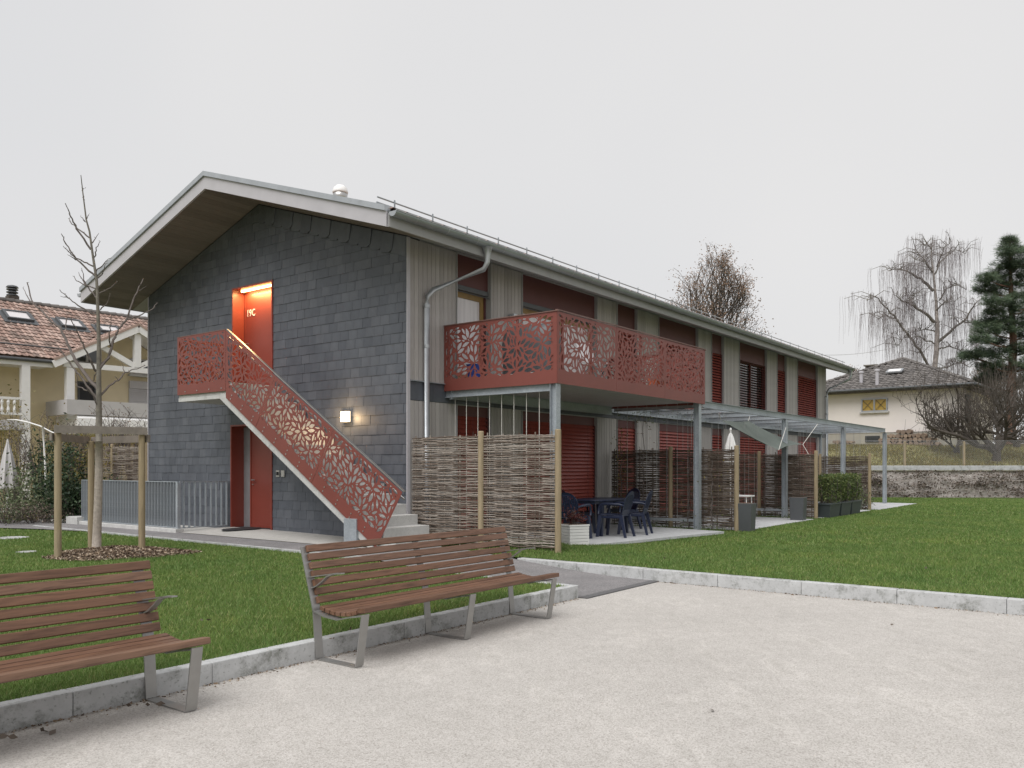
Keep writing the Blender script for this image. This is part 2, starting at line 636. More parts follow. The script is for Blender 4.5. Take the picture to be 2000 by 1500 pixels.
    M['render_base'] = m_plain('grey_plinth', (.37, .35, .30), .9, 0, .08, 2, .1)
    M['tile_red'] = m_pieces('red_clay_tile', [(.27, .175, .14), (.36, .245, .20), (.43, .315, .265), (.32, .215, .18), (.20, .145, .12)], .85, 6, .3, .2)
    M['tile_grey'] = m_pieces('grey_clay_tile', [(.105, .096, .09), (.14, .128, .12), (.175, .16, .15)], .85, 6, .25, .2)
    M['lilac'] = m_plain('grey_parapet', (.50, .485, .49), .7, 0, .06, 3)
    M['yellow_pane'] = m_plain('yellow_stained_pane', (.55, .37, .09), .3, 0, .12, 5)
    M['wire'] = m_plain('wire', (.33, .33, .33), .5, .5, .1, 5)
    M['sail'] = m_plain('shade_cloth', (.115, .135, .12), .8, 0, .15, 2, .2)
    M['cord'] = m_plain('cord', (.62, .60, .56), .8)
    M['blue'] = m_plain('blue_plastic', (.02, .07, .35), .4)
    M['orange'] = m_plain('orange_plastic', (.45, .09, .03), .4)
    M['wood_end'] = m_pieces('log_end', [(.26, .19, .14), (.33, .25, .19), (.22, .165, .13)], .9, 12, .3, .3)
    # retaining wall: mat of withered growth over pale stone
    t = NT('overgrown_wall')
    c = t.ramp(t.noise(3.5, 9, .75, mscale=(1, 1, 1.6)), [(0.26, (.20, .17, .15)), (0.42, (.38, .335, .31)), (0.60, (.56, .52, .49))])
    t.bump(t.noise(9, 8, .7), 1.0, 0.1)
    M['retain'] = t.done(c, .95, 0, .1)
    def glow(name, col, strength):
        t = NT(name)
        t.b.inputs['Base Color'].default_value = (.8, .7, .5, 1)
        t.b.inputs['Emission Color'].default_value = (*col, 1)
        t.b.inputs['Emission Strength'].default_value = strength
        return t.m
    M['led'] = glow('lit_strip', (1.0, .62, .22), 9.0)
    M['lamp'] = glow('lit_lamp_glass', (1.0, .72, .40), 3.2)


make_materials()

# ------------------------------------------------------------------ ground
def sstep(x, a, b):
    k = np.clip((np.asarray(x, dtype=float) - a) / (b - a), 0, 1)
    return k * k * (3 - 2 * k)


def lawn_h(s, w_):
    """height of the ground at building coordinates"""
    s = np.asarray(s, dtype=float)
    w_ = np.asarray(w_, dtype=float)
    h1 = .150 + .085 * sstep(4.8 - w_, 0.2, 5.5)
    d = np.sqrt((s - .7) ** 2 + (w_ - 1.4) ** 2)
    h2 = .160 + .11 * (1 - sstep(d, .6, 3.0)) * sstep(s, -.1, .5) + .015 * sstep(s, 1, 8)
    return np.where(s < -1.0, h1, h2)


def sheet(name, s0, s1, w0, w1, step, hfun, mat, dz=0.0, mask=None):
    ns = max(2, int(round((s1 - s0) / step)) + 1)
    nw = max(2, int(round((w1 - w0) / step)) + 1)
    S, Wc = np.meshgrid(np.linspace(s0, s1, ns), np.linspace(w0, w1, nw), indexing='ij')
    Z = hfun(S, Wc) + dz
    X = CX + S * UX + Wc * UY
    Y = CY + S * UY - Wc * UX
    V = np.stack([X, Y, Z], -1).reshape(-1, 3)
    idx = np.arange(ns * nw).reshape(ns, nw)
    F = np.stack([idx[:-1, :-1], idx[:-1, 1:], idx[1:, 1:], idx[1:, :-1]], -1).reshape(-1, 4)[:, ::-1]
    if mask is not None:
        cs = ((S[:-1, :-1] + S[1:, 1:]) / 2).ravel()
        cw = ((Wc[:-1, :-1] + Wc[1:, 1:]) / 2).ravel()
        F = F[mask(cs, cw)]
    o = meshobj(name, np_mesh(name, V, F), mat)
    return tag(o, kind='structure')


g = MB()
g.quad((-500, -300, -.03), (500, -300, -.03), (500, 900, -.03), (-500, 900, -.03))
tag(g.build('ground', M['meadow']), kind='structure')
sheet('gravel_yard', -26, -.16, 4.90, 30, 1.0, lambda s, w_: 0 * s, M['gravel'])
LAWN_W0, LAWN1_S1 = -10.0, -2.18
sheet('lawn', -24, LAWN1_S1, LAWN_W0, 4.80, .5, lawn_h, M['lawn'])
sheet('lawn', 0.02, 34, 0.2, 26, .5, lawn_h, M['lawn'])
sheet('meadow', -30, -1.0, -32, LAWN_W0, 1.0, lambda s, w_: 0 * s + .215, M['meadow'])


def path_h(s, w_):
    # falls from the door towards the gravel
    return .012 + .243 * sstep(4.9 - w_, .2, 4.2)


sheet('asphalt_path', -2.10, -1.20, -12, 4.90, .3, path_h, M['asphalt'])
sheet('asphalt_path', -1.20, -.16, .62, 4.90, .3, path_h, M['asphalt'])
# the path bends to the left beyond the railing
pm = MB()
left = [(-1.2, -9.0), (-1.25, -10.5), (-1.5, -12.5), (-2.1, -15), (-3.0, -18), (-4.2, -22), (-6, -27)]
right = [(-2.1, -5.6), (-2.16, -7.0), (-2.45, -8.4), (-3.1, -10.4), (-4.2, -13.5), (-5.6, -17.5), (-7.6, -23)]
for k in range(len(left) - 1):
    q = [W(*left[k], .262), W(*right[k], .262), W(*right[k + 1], .258), W(*left[k + 1], .258)]
    pm.poly(q)
tag(pm.build('asphalt_path', M['asphalt']), kind='structure')
sheet('entrance_slab', -1.20, .02, -5.35, .62, .25, lambda s, w_: .262 + (.043 - .05 * sstep(w_, -4, .6)) * sstep(s, -1.2, -.5), M['slab'])
sheet('entrance_slab', -1.20, .02, -12, -5.35, .5, lambda s, w_: 0 * s + .262, M['slab'])

# thin concrete edging between lawn and path
em = MB()
for k in range(11):
    a = 1.3 - k * 1.0
    em.box(-2.18, -2.105, -a + .004, -a + .996, .10, float(path_h(-2.1, a - .5)) + .018)
ed = em.build('path_edging', M['kerb'])
ed.matrix_world = BM
tag(ed, kind='structure')
# dark drain strip where the path meets the gravel
dm = MB()
dm.box(-2.04, -.17, -5.02, -4.90, -.02, .014)
dr = dm.build('drain_channel', M['drain'])
dr.matrix_world = BM
tag(dr, kind='structure')


def kerb(name, s0, s1, w0, w1, n, ztop, z0=-.03):
    root = empty(name, kind='structure', mat=BM)
    along_s = abs(s1 - s0) > abs(w1 - w0)
    for k in range(n):
        f0, f1 = k / n, (k + 1) / n
        m = MB()
        e = .0018
        j = random.uniform(-.004, .004)
        if along_s:
            a0, a1 = s0 + (s1 - s0) * f0 + e, s0 + (s1 - s0) * f1 - e
            m.box(a0, a1, -w1 + j, -w0 + j, z0, ztop + random.uniform(-.003, .003))
        else:
            a0, a1 = w0 + (w1 - w0) * f0 + e, w0 + (w1 - w0) * f1 - e
            m.box(s0 + j, s1 + j, -a1, -a0, z0, ztop + random.uniform(-.003, .003))
        m.build('kerb_stone', M['kerb'], root, bevel=.008)
    return root


kerb('kerb', -22.05, -2.05, 4.78, 4.90, 20, .158)
kerb('kerb', -2.17, -2.05, 2.55, 4.775, 2, .158)
kerb('kerb', -.16, -.02, 2.55, 22.5, 18, .165)

# ------------------------------------------------------------------ the apartment building
B = empty('apartment_building', 'two storey apartment building with dark slate gable, grey boards and red shutters', 'building', mat=BM)
GW = 8.62                       # gable width (t from 0 to GW)
LEN = 24.5
ZE, ZA = 5.70, 7.09             # wall top at the eaves and at the ridge
SL = (ZA - ZE) / (GW / 2)
Z0 = 0.2
FA, FB = 1.264, 0.76            # overhang of the roof at gable and eaves
DU = (3.83, 5.21, 3.24, 5.43)   # upper door opening t0 t1 z0 z1
DL = (3.85, 5.26, 0.30, 2.49)   # lower door opening


def rect(a0, a1, b0, b1):
    return [(a0, b0), (a1, b0), (a1, b1), (a0, b1)]


outer = [(0.0, Z0), (GW, Z0), (GW, ZE), (GW / 2, ZA), (0.0, ZE)]
me = fill2d(outer, [rect(*DU), rect(DL[0], DL[1], DL[2], DL[3])], .30, lambda a, b, c: (.16 + c, a, b))
gable = meshobj('gable_wall', me, M['slate_dark'], B)


# slates in courses: rectangles cut by the verge and the door openings
def clip_half(poly, f):
    out = []
    for i in range(len(poly)):
        p, q = poly[i], poly[(i + 1) % len(poly)]
        fp, fq = f(p), f(q)
        if fp >= 0:
            out.append(p)
        if (fp >= 0) != (fq >= 0):
            k = fp / (fp - fq)
            out.append((p[0] + (q[0] - p[0]) * k, p[1] + (q[1] - p[1]) * k))
    return out


def area(p):
    return abs(sum(p[i][0] * p[(i + 1) % len(p)][1] - p[(i + 1) % len(p)][0] * p[i][1] for i in range(len(p)))) / 2


CH, SW = .181, .2355
full, part = [], []
row = 0
z = Z0
while z < ZA:
    z1 = z + CH
    t = -(row % 2) * SW / 2 - .03 * (row % 3)
    while t < GW:
        a0, a1 = max(t, 0.0), min(t + SW, GW)
        t += SW
        if a1 - a0 < .02:
            continue
        # cut out the openings
        segs = [(a0, a1, z, z1)]
        for o0, o1, oz0, oz1 in (DU, DL):
            nxt = []
            for (p0, p1, q0, q1) in segs:
                if p1 <= o0 or p0 >= o1 or q1 <= oz0 or q0 >= oz1:
                    nxt.append((p0, p1, q0, q1))
                    continue
                if p0 < o0:
                    nxt.append((p0, o0, q0, q1))
                if p1 > o1:
                    nxt.append((o1, p1, q0, q1))
                m0, m1 = max(p0, o0), min(p1, o1)
                if q0 < oz0:
                    nxt.append((m0, m1, q0, oz0))
                if q1 > oz1:
                    nxt.append((m0, m1, oz1, q1))
            segs = nxt
        for (p0, p1, q0, q1) in segs:
            if p1 - p0 < .015 or q1 - q0 < .01:
                continue
            poly = rect(p0, p1, q0, q1)
            poly = clip_half(poly, lambda p: ZE + SL * p[0] - .01 - p[1])
            if len(poly) > 2:
                poly = clip_half(poly, lambda p: ZE + SL * (GW - p[0]) - .01 - p[1])
            if len(poly) < 3 or area(poly) < .001:
                continue
            if abs(area(poly) - CH * SW) < 1e-5:
                full.append((p0, q0))
            else:
                part.append(poly)
    z = z1
    row += 1


def slate_pts(poly, jit=0.0):
    g_ = .0017
    c = (sum(p[0] for p in poly) / len(poly), sum(p[1] for p in poly) / len(poly))
    zz0 = min(p[1] for p in poly)
    out, top = [], []
    for p in poly:
        x = p[0] + (g_ if p[0] < c[0] else -g_)
        y = p[1]
        prd = .016 - (y - zz0) * .045 + jit
        out.append((-prd, x, y))
        top.append((-prd + .009, x, y))
    return out, top


def slate_add(mb, poly, jit=0.0):
    f, b = slate_pts(poly, jit)
    n = len(f)
    i = len(mb.v)
    mb.v += f + b
    mb.f.append(tuple(i + k for k in reversed(range(n))))
    for k in range(n):
        m = (k + 1) % n
        mb.f.append((i + k, i + m, i + n + m, i + n + k))


full.sort(key=lambda p: p[0] + random.uniform(0, .01))
smeshes = []
for k in range(4):
    m = MB()
    poly = rect(0, SW, 0, CH)
    # small chips at the lower corners and uneven edges
    d = [random.uniform(-.003, .003) for _ in range(4)]
    poly = [(0, d[0]), (SW * .5, random.uniform(-.003, .002)), (SW, d[1]), (SW, CH), (0, CH)]
    slate_add(m, poly, random.uniform(-.002, .003))
    me = m.mesh('slate')
    me.materials.append(M['slate'])
    smeshes.append(me)
for (t, zz) in full[:300]:
    o = bpy.data.objects.new('slate', random.choice(smeshes))
    o.location = (random.uniform(-.002, .002), t, zz)
    link(o, gable)
m = MB()
for (t, zz) in full[300:]:
    slate_add(m, rect(t, t + SW, zz + random.uniform(-.003, .003), zz + CH), random.uniform(-.003, .003))
for p in part:
    slate_add(m, p, random.uniform(-.002, .002))
tag(m.build('slate_field', M['slate'], gable), kind='stuff')
# verge slates: larger, leaning, laid over the ends of the courses
for side in (0,):
    for k in range(15):
        a = .02 + k * .283
        if a > GW / 2 - .2:
            break
        lean = .085
        pts = [(a, -.015), (a + .275, -.015), (a + .275 + lean, -.34), (a + .235 + lean, -.40), (a + .05 + lean, -.37), (a + lean * .6, -.30)]
        if k == 0:
            pts = [(a - .015, -.015), (a + .275, -.015), (a + .275 + lean, -.37), (a + .1, -.37), (a - .015, -.37)]
        poly = []
        for (x, dz) in pts:
            x = min(x, GW / 2)
            poly.append((x if side == 0 else GW - x, ZE + SL * min(x, GW / 2) + dz))
        m = MB()
        f = [(-.034 - .010 * (k % 2) - (.008 if p[0] == pts[0][0] else 0), p[0], p[1]) for p in poly]
        m.prism(f, (.018, 0, 0))
        m.build('verge_slate', M['slate'], gable)
# corner trims
m = MB()
m.box(-.032, .046, -.022, -.004, Z0 + .02, ZE - .02)
m.build('corner_trim', M['fascia'], B)
m = MB()
m.box(-.035, .02, GW + .002, GW + .02, Z0 + .02, ZE - .02)
m.build('corner_trim', M['fascia'], B)

# long side ---------------------------------------------------------------
WIN = [(1.30, 2.34), (3.39, 6.41), (7.36, 8.39), (9.59, 12.08), (13.05, 13.96), (15.24, 17.71), (18.75, 19.73), (20.96, 23.40)]
ZB0, ZB1 = 2.80, 3.155          # dark band between the storeys
LZ0, LZ1 = 0.22, 2.79
UZ0, UZ1 = 3.16, 5.69
outer = rect(.32, LEN, Z0, ZE + .1)
holes = []
for a, b in WIN:
    holes.append(rect(a, b, LZ0 + .02, LZ1 - .01))
    holes.append(rect(a, b, UZ0 + .02, UZ1 - .01))
me = fill2d(outer, holes, .30, lambda a, b, c: (a, .17 + c, b))
side = meshobj('side_wall', me, M['soffit_side'], B)
# inner dark room boxes and remaining walls
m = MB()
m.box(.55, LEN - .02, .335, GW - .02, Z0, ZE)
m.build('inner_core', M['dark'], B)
m = MB()
m.box(LEN + .002, LEN + .2, .02, GW - .02, Z0, ZE)
m.build('end_wall', M['board'], B)
m = MB()
m.box(.33, LEN, GW - .01, GW + .002, Z0, ZE)
m.build('rear_wall', M['board'], B)
BWD = .1155


def board_mesh(z0, z1):
    m = MB()
    m.box(.002, BWD - .006, -.024, .0, z0, z1)
    m.box(BWD - .006, BWD + .001, -.010, .0, z0, z1)
    me = m.mesh('cladding_board')
    me.materials.append(M['board'])
    return me


bmu, bml = board_mesh(UZ0, UZ1 - .015), board_mesh(LZ0, LZ1)
gaps, prev = [], .05
for a, b in WIN:
    gaps.append((prev, a))
    prev = b
gaps.append((prev, LEN))
for g0, g1 in gaps:
    n = max(1, int(round((g1 - g0) / BWD)))
    wd = (g1 - g0) / n
    for k in range(n):
        for me in (bmu, bml):
            o = bpy.data.objects.new('cladding_board', me)
            o.location = (g0 + k * wd, .018, 0)
            o.scale = (wd / BWD, 1, 1)
            link(o, side)
# slate band and its drip flashing
m = MB()
k = 0
x = .05
while x < LEN:
    x1 = min(x + .6, LEN)
    m.box(x + .002, x1 - .002, -.012, .016, ZB0, ZB1 - .02)
    x = x1
m.build('floor_band', M['slate'], B)
m = MB()
m.box(.05, LEN, -.05, .016, ZB1 - .018, ZB1 - .004)
m.build('drip_flashing', M['galv'], B)


def window(a, b, z0, z1, kind, door=False):
    """opening with a dark red head panel, frame, glass and a blind as it hangs"""
    head = .58 if z1 > 5 else .20
    m = MB()
    fr = .055
    y0, y1 = .10, .17
    zt = z1 - head
    m.box(a, a + fr, y0, y1, z0, zt)
    m.box(b - fr, b, y0, y1, z0, zt)
    m.box(a + fr, b - fr, y0, y1, zt - fr, zt)
    m.box(a + fr, b - fr, y0, y1, z0, z0 + fr)
    if b - a > 1.6:
        c = a + (b - a) * .52
        m.box(c - .04, c + .04, y0, y1, z0 + fr, zt - fr)
    wn = m.build('window', M['red_dark'], B)
    m = MB()
    m.box(a, b, .05, .17, zt + .003, z1)
    m.build('head_panel', M['red_dark'], wn)
    for q in (a, b - .008):
        m = MB()
        m.box(q - .004, q + .012, -.035, .099, z0, z1)
        m.build('reveal', M['soffit_side'], wn)
    spans = [(a + fr, b - fr)] if b - a <= 1.6 else [(a + fr, c - .04), (c + .04, b - fr)]
    for p, q in spans:
        if kind in ('door', 'pale_pane'):
            m = MB()
            e = .10
            m.box(p, p + e, .125, .185, z0 + fr, zt - fr)
            m.box(q - e, q, .125, .185, z0 + fr, zt - fr)
            m.box(p + e, q - e, .125, .185, zt - fr - .16, zt - fr)
            m.box(p + e, q - e, .125, .185, z0 + fr, z0 + fr + .16)
            m.build('sash', M['ochre'], wn)
            m = MB()
            m.box(p + e, q - e, .15, .16, z0 + fr + .16, zt - fr - .16)
            m.build('pane', M['pale_pane'], wn)
        else:
            m = MB()
            m.box(p, q, .15, .16, z0 + fr, zt - fr)
            m.build('pane', M['glass'], wn)
    if kind in ('closed', 'half', 'open'):
        m = MB()
        tilt = {'closed': R(60), 'half': R(48), 'open': R(16)}[kind]
        p = .084
        n = int((zt - z0 - .03) / p)
        for k in range(n):
            zc = zt - .03 - k * p
            cw, tw = .047 * math.cos(tilt), .047 * math.sin(tilt)
            yc = .055
            q = [(a + .03, yc - cw, zc - tw), (b - .03, yc - cw, zc - tw), (b - .03, yc + cw, zc + tw), (a + .03, yc + cw, zc + tw)]
            m.prism(q, (0, .0015, .0035))
        tag(m.build('blind_slats', M['shutter'], wn), kind='stuff')
        m = MB()
        for f in (.12, .5, .88):
            xx = a + (b - a) * f
            m.tube([(xx, .012, z0 + .02), (xx, .012, zt)], .003, 4)
        m.box(a + .02, a + .05, .02, .09, z0, zt)
        m.box(b - .05, b - .02, .02, .09, z0, zt)
        m.build('blind_guide', M['red_dark'], wn)
    else:
        m = MB()
        m.box(a + .03, b - .03, .015, .095, zt - .10, zt - .01)
        m.tube([(a + .03, .0, zt - .14), (b - .03, .0, zt - .14)], .010, 6)
        m.build('raised_blind', M['anthracite'], wn)
    return wn


for (a, b), ku, kl in zip(WIN, ['door', 'pale_pane', 'closed', 'closed', 'half', 'open', 'half', 'half'], ['closed', 'closed', 'closed', 'closed', 'half', 'half', 'closed', 'closed']):
    window(a, b, UZ0 + .02, UZ1 - .01, ku)
    window(a, b, LZ0 + .02, LZ1 - .01, kl)

# roof --------------------------------------------------------------------
RT = .235                        # height of the verge board


def roofz(t):
    return ZE + SL * (t if t < GW / 2 else GW - t)


T0, T1 = -FB, GW + FB
S0, S1 = -FA, LEN + .85
m = MB()
for (ta, tb) in ((T0, GW / 2), (GW / 2, T1)):
    za, zb = roofz(ta), roofz(tb)
    m.hexa([(S0 + .03, ta, za + .03), (S1 - .03, ta, za + .03), (S1 - .03, tb, zb + .03), (S0 + .03, tb, zb + .03),
            (S0 + .03, ta, za + RT + .03), (S1 - .03, ta, za + RT + .03), (S1 - .03, tb, zb + RT + .03), (S0 + .03, tb, zb + RT + .03)])
roof = m.build('roof', M['anthracite'], B)
# clay tiles, in rows up both slopes
m = MB()
nrow = 14
for (te, sg) in ((T0 - .05, 1), (T1 + .05, -1)):
    for r_ in range(nrow):
        d0 = r_ * (GW / 2 + FB) / nrow
        d1 = d0 + (GW / 2 + FB) / nrow + .06
        ta, tb = te + sg * d0, te + sg * d1
        zl = ZE - SL * FB + SL * d0 + RT + .028
        s = S0 + .06
        step_ = .30
        while s < S1 - .1:
            e = s + step_ - .02
            c = (s + e) / 2
            h = .034
            i = len(m.v)
            zb = zl + SL * (d1 - d0) - .03
            for (tt, zz) in ((ta, zl + .02), (tb, zb)):
                m.v += [(s, tt, zz), (s + .06, tt, zz + h), (c, tt, zz + h * .6), (e, tt, zz)]
            for k in range(3):
                m.f.append((i + k, i + k + 1, i + 5 + k, i + 4 + k))
            s += step_
tag(m.build('roof_tiles', M['tile_red'], roof), kind='stuff')
# soffit boards under the verge and the eaves
for (ta, tb) in ((T0 + .02, GW / 2), (GW / 2, T1 - .02)):
    n = 36
    for k in range(n):
        p, q = ta + (tb - ta) * k / n, ta + (tb - ta) * (k + 1) / n
        mm = MB()
        zp, zq = roofz(p), roofz(q)
        e = .003
        mm.hexa([(S0 + .05, p + e, zp + .006), (-.012, p + e, zp + .006), (-.012, q - e, zq + .006), (S0 + .05, q - e, zq + .006),
                 (S0 + .05, p + e, zp + .028), (-.012, p + e, zp + .028), (-.012, q - e, zq + .028), (S0 + .05, q - e, zq + .028)])
        mm.build('soffit_board', M['soffit'], roof)
m = MB()
for (ta, tb) in ((T0 + .02, -.006), (GW + .006, T1 - .02)):
    m.hexa([(-.01, ta, roofz(ta) + .004), (S1 - .05, ta, roofz(ta) + .004), (S1 - .05, tb, roofz(tb) + .004), (-.01, tb, roofz(tb) + .004),
            (-.01, ta, roofz(ta) + .026), (S1 - .05, ta, roofz(ta) + .026), (S1 - .05, tb, roofz(tb) + .026), (-.01, tb, roofz(tb) + .026)])
m.build('eaves_soffit', M['soffit_side'], roof)
# verge boards with zinc edge
for s0_, s1_ in ((S0, S0 + .04), (S1 - .04, S1)):
    for (ta, tb) in ((T0, GW / 2), (GW / 2, T1)):
        m = MB()
        za, zb = roofz(ta), roofz(tb)
        m.prism([(s0_, ta, za - .01), (s0_, tb, zb - .01), (s0_, tb, zb + RT), (s0_, ta, za + RT)], (s1_ - s0_, 0, 0))
        m.build('verge_board', M['fascia'], roof)
        m = MB()
        m.prism([(s0_ - .035, ta, za + RT + .004), (s0_ - .035, tb, zb + RT + .004), (s0_ - .035, tb, zb + RT + .098), (s0_ - .035, ta, za + RT + .098)], (.13, 0, 0))
        m.build('verge_flashing', M['pipe'], roof)
# eaves boards
m = MB()
m.box(S0 + .042, S1 - .042, T0 - .03, T0, roofz(T0) - .006, roofz(T0) + RT - .02)
m.build('eaves_board', M['soffit_side'], roof)
m = MB()
m.box(S0 + .042, S1 - .042, T1, T1 + .03, roofz(T1) - .006, roofz(T1) + RT - .02)
m.build('eaves_board', M['soffit_side'], roof)


# gutters: half round with rolled lip and brackets
def gutter(tc_, sgn):
    zc = roofz(T0) + RT - .015
    rg = .085
    prof = [(math.cos(a) * rg, math.sin(a) * rg) for a in np.linspace(math.pi, 2 * math.pi, 11)]
    inn = [(math.cos(a) * (rg - .006), math.sin(a) * (rg - .006)) for a in np.linspace(2 * math.pi, math.pi, 11)]
    loop = prof + inn
    m = MB()
    m.prism([(S0 + .02, tc_ + p[0], zc + p[1]) for p in loop], (S1 - S0 - .04, 0, 0))
    gt = m.build('gutter', M['gutter'], roof, smooth=False)
    m = MB()
    m.tube([(S0 + .02, tc_ - sgn * rg, zc), (S1 - .02, tc_ - sgn * rg, zc)], .011, 8)
    m.build('rolled_lip', M['pipe'], gt)
    m = MB()
    for x in (S0 + .02, S1 - .022):
        m.prism([(x, tc_ + p[0] * .98, zc + p[1] * .98) for p in prof], (.003, 0, 0))
    m.build('gutter_end', M['pipe'], gt)
    x = S0 + .5
    while x < S1:
        m = MB()
        pr = [(math.cos(a) * (rg + .004), math.sin(a) * (rg + .004)) for a in np.linspace(math.pi, 2 * math.pi, 9)]
        for k in range(8):
            m.quad((x, tc_ + pr[k][0], zc + pr[k][1]), (x + .028, tc_ + pr[k][0], zc + pr[k][1]), (x + .028, tc_ + pr[k + 1][0], zc + pr[k + 1][1]), (x, tc_ + pr[k + 1][0], zc + pr[k + 1][1]))
        m.build('gutter_bracket', M['pipe'], gt)
        x += .78
    return zc


ZG = gutter(T0 - .125, 1)
gutter(T1 + .125, -1)


def downpipe(s, tg, sgn, zend, swing):
    tw = -.085 * sgn if sgn > 0 else GW + .085
    m = MB()
    pts = [(s, tg, ZG - .07), (s, tg, ZG - .20), (s, tg, ZG - .34), (s - swing * .04, tg + sgn * .06, ZG - .47), (s - swing * .86, tw - sgn * .07, ZG - .86), (s - swing, tw - sgn * .01, ZG - .99), (s - swing, tw, ZG - 1.14), (s - swing, tw, zend)]
    m.tube(pts, [.10, .055, .05, .05, .05, .05, .05, .05], 14)
    dp = m.build('downpipe', M['pipe'], B, smooth=True)
    m = MB()
    for zz in (ZG - 1.20, 3.75, 2.0):
        if zz > zend:
            m.tube([(s - swing, tw, zz), (s - swing, tw, zz + .06)], .056, 14)
            m.box(s - swing - .012, s - swing + .012, min(tw, tw + sgn * .09), max(tw, tw + sgn * .09), zz + .02, zz + .04)
    m.build('pipe_clip', M['pipe'], dp)


downpipe(1.16, T0 - .125, 1, Z0, .75)
downpipe(LEN + .5, T0 - .125, 1, Z0, .55)
downpipe(.75, T1 + .125, -1, Z0, .35)
# snow guard: two pipes on brackets above the eaves
tq = T0 + .18
zq = ZE + SL * tq + RT + .10
m = MB()
m.tube([(S0 - .02, tq, zq + .10), (S1 - .1, tq, zq + .10)], .013, 6)
m.tube([(S0 - .02, tq + .02, zq + .02), (S1 - .1, tq + .02, zq + .02)], .013, 6)
sg = m.build('snow_guard', M['pipe'], roof)
x = S0 + .35
while x < S1 - .3:
    m = MB()
    m.bar((x, tq - .02, zq - .06), (x, tq - .02, zq + .135), .03, .008, (0, 1, 0))
    m.bar((x, tq - .02, zq - .02), (x, tq + .25, zq + .03), .03, .008)
    m.build('guard_bracket', M['galv'], sg)
    x += .92
# roof vent with a domed cap
vp = BMI @ hit(617, 379, BM @ Vector((0, GW / 2, ZA + RT + .08)), (BM.to_3x3() @ Vector((0, -SL, 1))).normalized())
vp = Vector((1.9, GW / 2 - .35, roofz(GW / 2 - .35) + RT))
m = MB()
m.lathe([(.10, -.1), (.10, .28), (.13, .30), (.13, .33)], vp, 18)
vt = m.build('roof_vent', M['steel'], roof, smooth=True)
m = MB()
m.lathe([(.08, .34), (.15, .40), (.165, .52), (.15, .53)], vp, 18)
m.build('vent_bowl', M['steel'], vt, smooth=True)
m = MB()
m.lathe([(.17, .535), (.175, .57), (.15, .65), (.09, .71), (.02, .735)], vp, 18)
m.build('vent_dome', M['white'], vt, smooth=True)
m = MB()
m.lathe([(.06, -.1), (.06, .33), (.02, .34)], vp + Vector((.15, .28, 0)), 12)
m.build('vent_pipe', M['anthracite'], roof)


# doors in the gable -------------------------------------------------------
def text_mesh(body, size, depth=.002):
    cu = bpy.data.curves.new('lettering', 'FONT')
    cu.body = body
    cu.size = size
    cu.extrude = depth
    cu.offset = .0025
    cu.space_character = 1.18
    ob = bpy.data.objects.new('lettering', cu)
    me = bpy.data.meshes.new_from_object(ob)
    bpy.data.objects.remove(ob)
    bpy.data.curves.remove(cu)
    me.materials.clear()
    return me


def gable_door(op, upper):
    t0, t1, z0, z1 = op
    dep = .31
    # steel lining of the recess
    m = MB()
    e = .02
    m.box(-.035, dep, t0 - .012, t0 + e, z0, z1 + .012)
    m.box(-.035, dep, t1 - e, t1 + .012, z0, z1 + .012)
    m.box(-.035, dep, t0 + e, t1 - e, z1 - e, z1 + .012)
    dr_ = m.build('entrance_recess', M['red_door'], B)
    # the leaf fills the near part of the opening, a narrow fixed light the far part
    tl = t0 + (t1 - t0) * (.98 if upper else .80)
    m = MB()
    m.box(dep - .05, dep, t0 + e, tl, z0, z1 - e)
    leaf = m.build('door', M['red_door'], dr_, bevel=.004)
    m = MB()
    for q in (z0 + .005, z1 - e - .07):
        m.box(dep - .062, dep - .051, t0 + e + .005, tl - .005, q, q + .065)
    m.box(dep - .062, dep - .051, t0 + e + .005, t0 + e + .05, z0 + .07, z1 - e - .07)
    m.box(dep - .062, dep - .051, tl - .05, tl - .005, z0 + .07, z1 - e - .07)
    m.build('door_frame', M['red_door'], dr_)
    m = MB()
    m.box(dep - .03, dep, tl + .002, t1 - e, z0, z1 - e)
    m.build('side_light', M['pipe'] if not upper else M['red_door'], dr_)
    m = MB()
    hz = z0 + 1.02
    ht = tl - .11
    m.tube([(dep - .05, ht, hz), (dep - .11, ht, hz), (dep - .115, ht - .13, hz)], .011, 8)
    m.build('handle', M['steel'], leaf)
    m = MB()
    m.lathe([(.026, 0), (.026, .012)], (dep - .06, ht, hz - .10), 12)
    m.build('lock', M['steel'], leaf)
    return dr_, leaf, dep, tl


dr_u, leaf_u, dep_u, tl_u = gable_door(DU, True)
gable_door(DL, False)
# house number on the upper door
me = text_mesh('19C', .20)
for v in me.vertices:
    v.co = (dep_u - .054 - v.co.z, tl_u - .08 - v.co.x * .80, DU[2] + 1.62 + v.co.y * 1.05)
meshobj('house_number', me, M['white'], leaf_u)
# light strip in the head of the upper recess
m = MB()
m.box(.12, .16, DU[0] + .06, DU[1] - .10, DU[3] - .055, DU[3] - .022)
ls = m.build('light_strip', M['led'], dr_u)
ld = bpy.data.lights.new('strip_light', 'AREA')
ld.shape = 'RECTANGLE'
ld.size, ld.size_y = 1.1, .04
ld.energy = 17
ld.color = (1.0, .60, .24)
lo = bpy.data.objects.new('strip_light', ld)
link(lo, dr_u)
lo.location = (.14, (DU[0] + DU[1]) / 2, DU[3] - .07)
lo.rotation_euler = (R(0), R(0), R(90))
